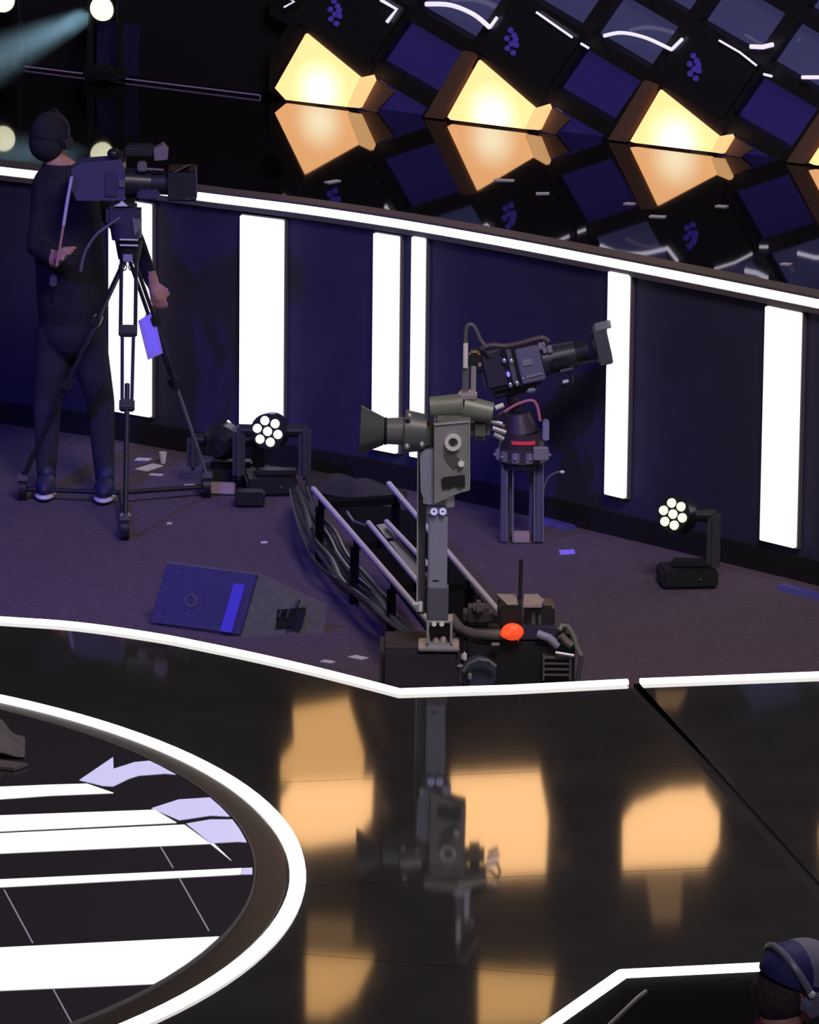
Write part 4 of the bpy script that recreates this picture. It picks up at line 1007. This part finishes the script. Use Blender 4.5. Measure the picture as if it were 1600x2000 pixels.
# stand where a 1.72 m person's head appears at this pixel
for q in range(4000):
    kd = 8 + q * .005; hp_ = CAM + v_ * kd
    if hp_.z < 1.62: break
pc = hp_
pp = thing('person', V((pc.x, pc.y, 0)), 'person with cap and headphones in the pit, seen from behind at lower right', 'person')
e_ = V((.50, -.80, -.28)).normalized(); uu = V((.30, -.05, .95)); uu = (uu - e_ * uu.dot(e_)).normalized(); ff = uu.cross(e_).normalized()
if ff.x < 0: ff = -ff
nk = pc - V((.035, .02, .13)); bd = V((pc.x - .03, pc.y - .0, 0)) 
sh_ax = V((.62, -.78, 0)).normalized()
cz = lambda z, k=0: V((bd.x, bd.y, z)) + sh_ax * k
ch = [[(cz(.90), .15), (cz(1.05), .14), (cz(1.2), .15), (cz(1.33), .13), (cz(1.42), .08), (nk, .058), (pc - uu * .05, .055)],
      [(cz(1.36), .10), (cz(1.37, -.17), .07)], [(cz(1.36), .10), (cz(1.37, .17), .07)],
      [(cz(1.2, .08), .12), (cz(1.2, -.08), .12), (cz(.95, -.09), .12), (cz(.95, .09), .12)],
      [(cz(.88, .09), .095), (cz(.48, .10), .065), (cz(.09, .10), .045)], [(cz(.88, -.09), .095), (cz(.48, -.10), .065), (cz(.09, -.10), .045)],
      [(cz(1.37, .19), .062), (cz(1.08, .25), .048), (cz(.84, .24) + ff * .08, .034)], [(cz(1.37, -.19), .062), (cz(1.08, -.25), .048), (cz(.84, -.24) + ff * .08, .034)]]
for k in (1, -1): hand(ch, cz(.84, .24 * k) + ff * .08, (0, 0, -1), ff * -k, sh_ax * k, 1, .4)
hd2_ = [None]
def ex2(mb): hd2_[0] = head_parts(mb, pc, ff, uu, .93)
me = skin_fig(ch, ex2, .009)
fig_obj(me, pp, ['redcloth', 'skin', 'trouser'], lambda c: 1 if c.z > 1.47 or (c.z < .86 and (V((c.x, c.y, 0)) - bd).length > .19 and c.z > .6) else (2 if c.z < .93 else 0))
R2, f2, e2, u2 = hd2_[0]
if e2.dot(e_) < 0: e2 = -e2
RH = Matrix((f2, e2, u2)).transposed()
MB().cyl(nk - V((0, 0, .05)), nk + V((.004, .004, .028)), .085, .066, 24).build('collar', 'redcloth', pp, True)
class MBs(MB):
    def build(s, *a, **k):
        s.v = [pc + (q - pc) * HS for q in s.v]; return MB.build(s, *a, **k)
HS = .90
MBs().ell(pc - u2 * .035 - f2 * .030, (.088, .085, .092), RH, 26, 16).build('hair', 'hair', pp, True)
MBs().ell(pc + u2 * .030 - f2 * .008, (.116, .094, .100), RH, 30, 12, 0, 1.62).build('cap', 'navycap', pp, True)
cp = MBs(); cp.ell(pc + u2 * .035 + f2 * .018, (.112, .0965, .104), RH, 30, 12, 0, 1.5); cp.build('cap_front', 'greycap', pp, True)
bl = MBs(); bpts = []
for k in range(11):
    an = math.radians(-75 + 15 * k); bpts.append(pc + u2 * .035 + f2 * (.095 + .07 * math.cos(an)) + e2 * .078 * math.sin(an))
bl.prism(bpts + [pc + u2 * .035 + f2 * .05 + e2 * .06, pc + u2 * .035 + f2 * .05 - e2 * .06], u2 * .006); bl.build('cap_brim', 'greycap', pp)
wv = (u2 * .72 - f2 * .69).normalized()
hb_ = MBs(); arc = [pc + e2 * (.116 * math.cos(math.radians(a_))) + wv * (.138 * math.sin(math.radians(a_))) for a_ in range(-5, 186, 10)]
hb_.path(arc, .011, 8); hband = hb_.build('headphone_band', mat('headband_grey', (.22, .21, .28), .35), pp, True)
cupc = pc + e2 * .098 - u2 * .012
MBs().cyl(cupc, cupc + e2 * .03, .036, .029, 24).build('ear_cup', 'greycap', pp, True)
MBs().cyl(pc - e2 * .098 - u2 * .012, pc - e2 * .128 - u2 * .012, .036, .029, 24).build('ear_cup', 'greycap', pp, True)
q_ = pc + e2 * .118 + wv * .04
MBs().ell(q_, (.012, .012, .012)).build('band_badge', 'white', pp, True)
MBs().bbox(q_ - wv * .022, (.03, .014, .045), Matrix((f2, e2, u2)).transposed(), .005).build('band_slider', 'greycap', pp)
MBs().ell(pc + e2 * .095 - u2 * .05 + f2 * .02, (.016, .010, .026), RH, 14, 8).build('ear', 'skin', pp, True)
for k in (1, -1):
    p = cz(.0, .10 * k)
    MB().ell(V((p.x, p.y, .05)) + ff * .04 * V((1, 1, 0)).length / 1.4, (.13, .05, .05), rotz(math.atan2(ff.y, ff.x)), 20, 10).build('shoe', 'black', pp, True)
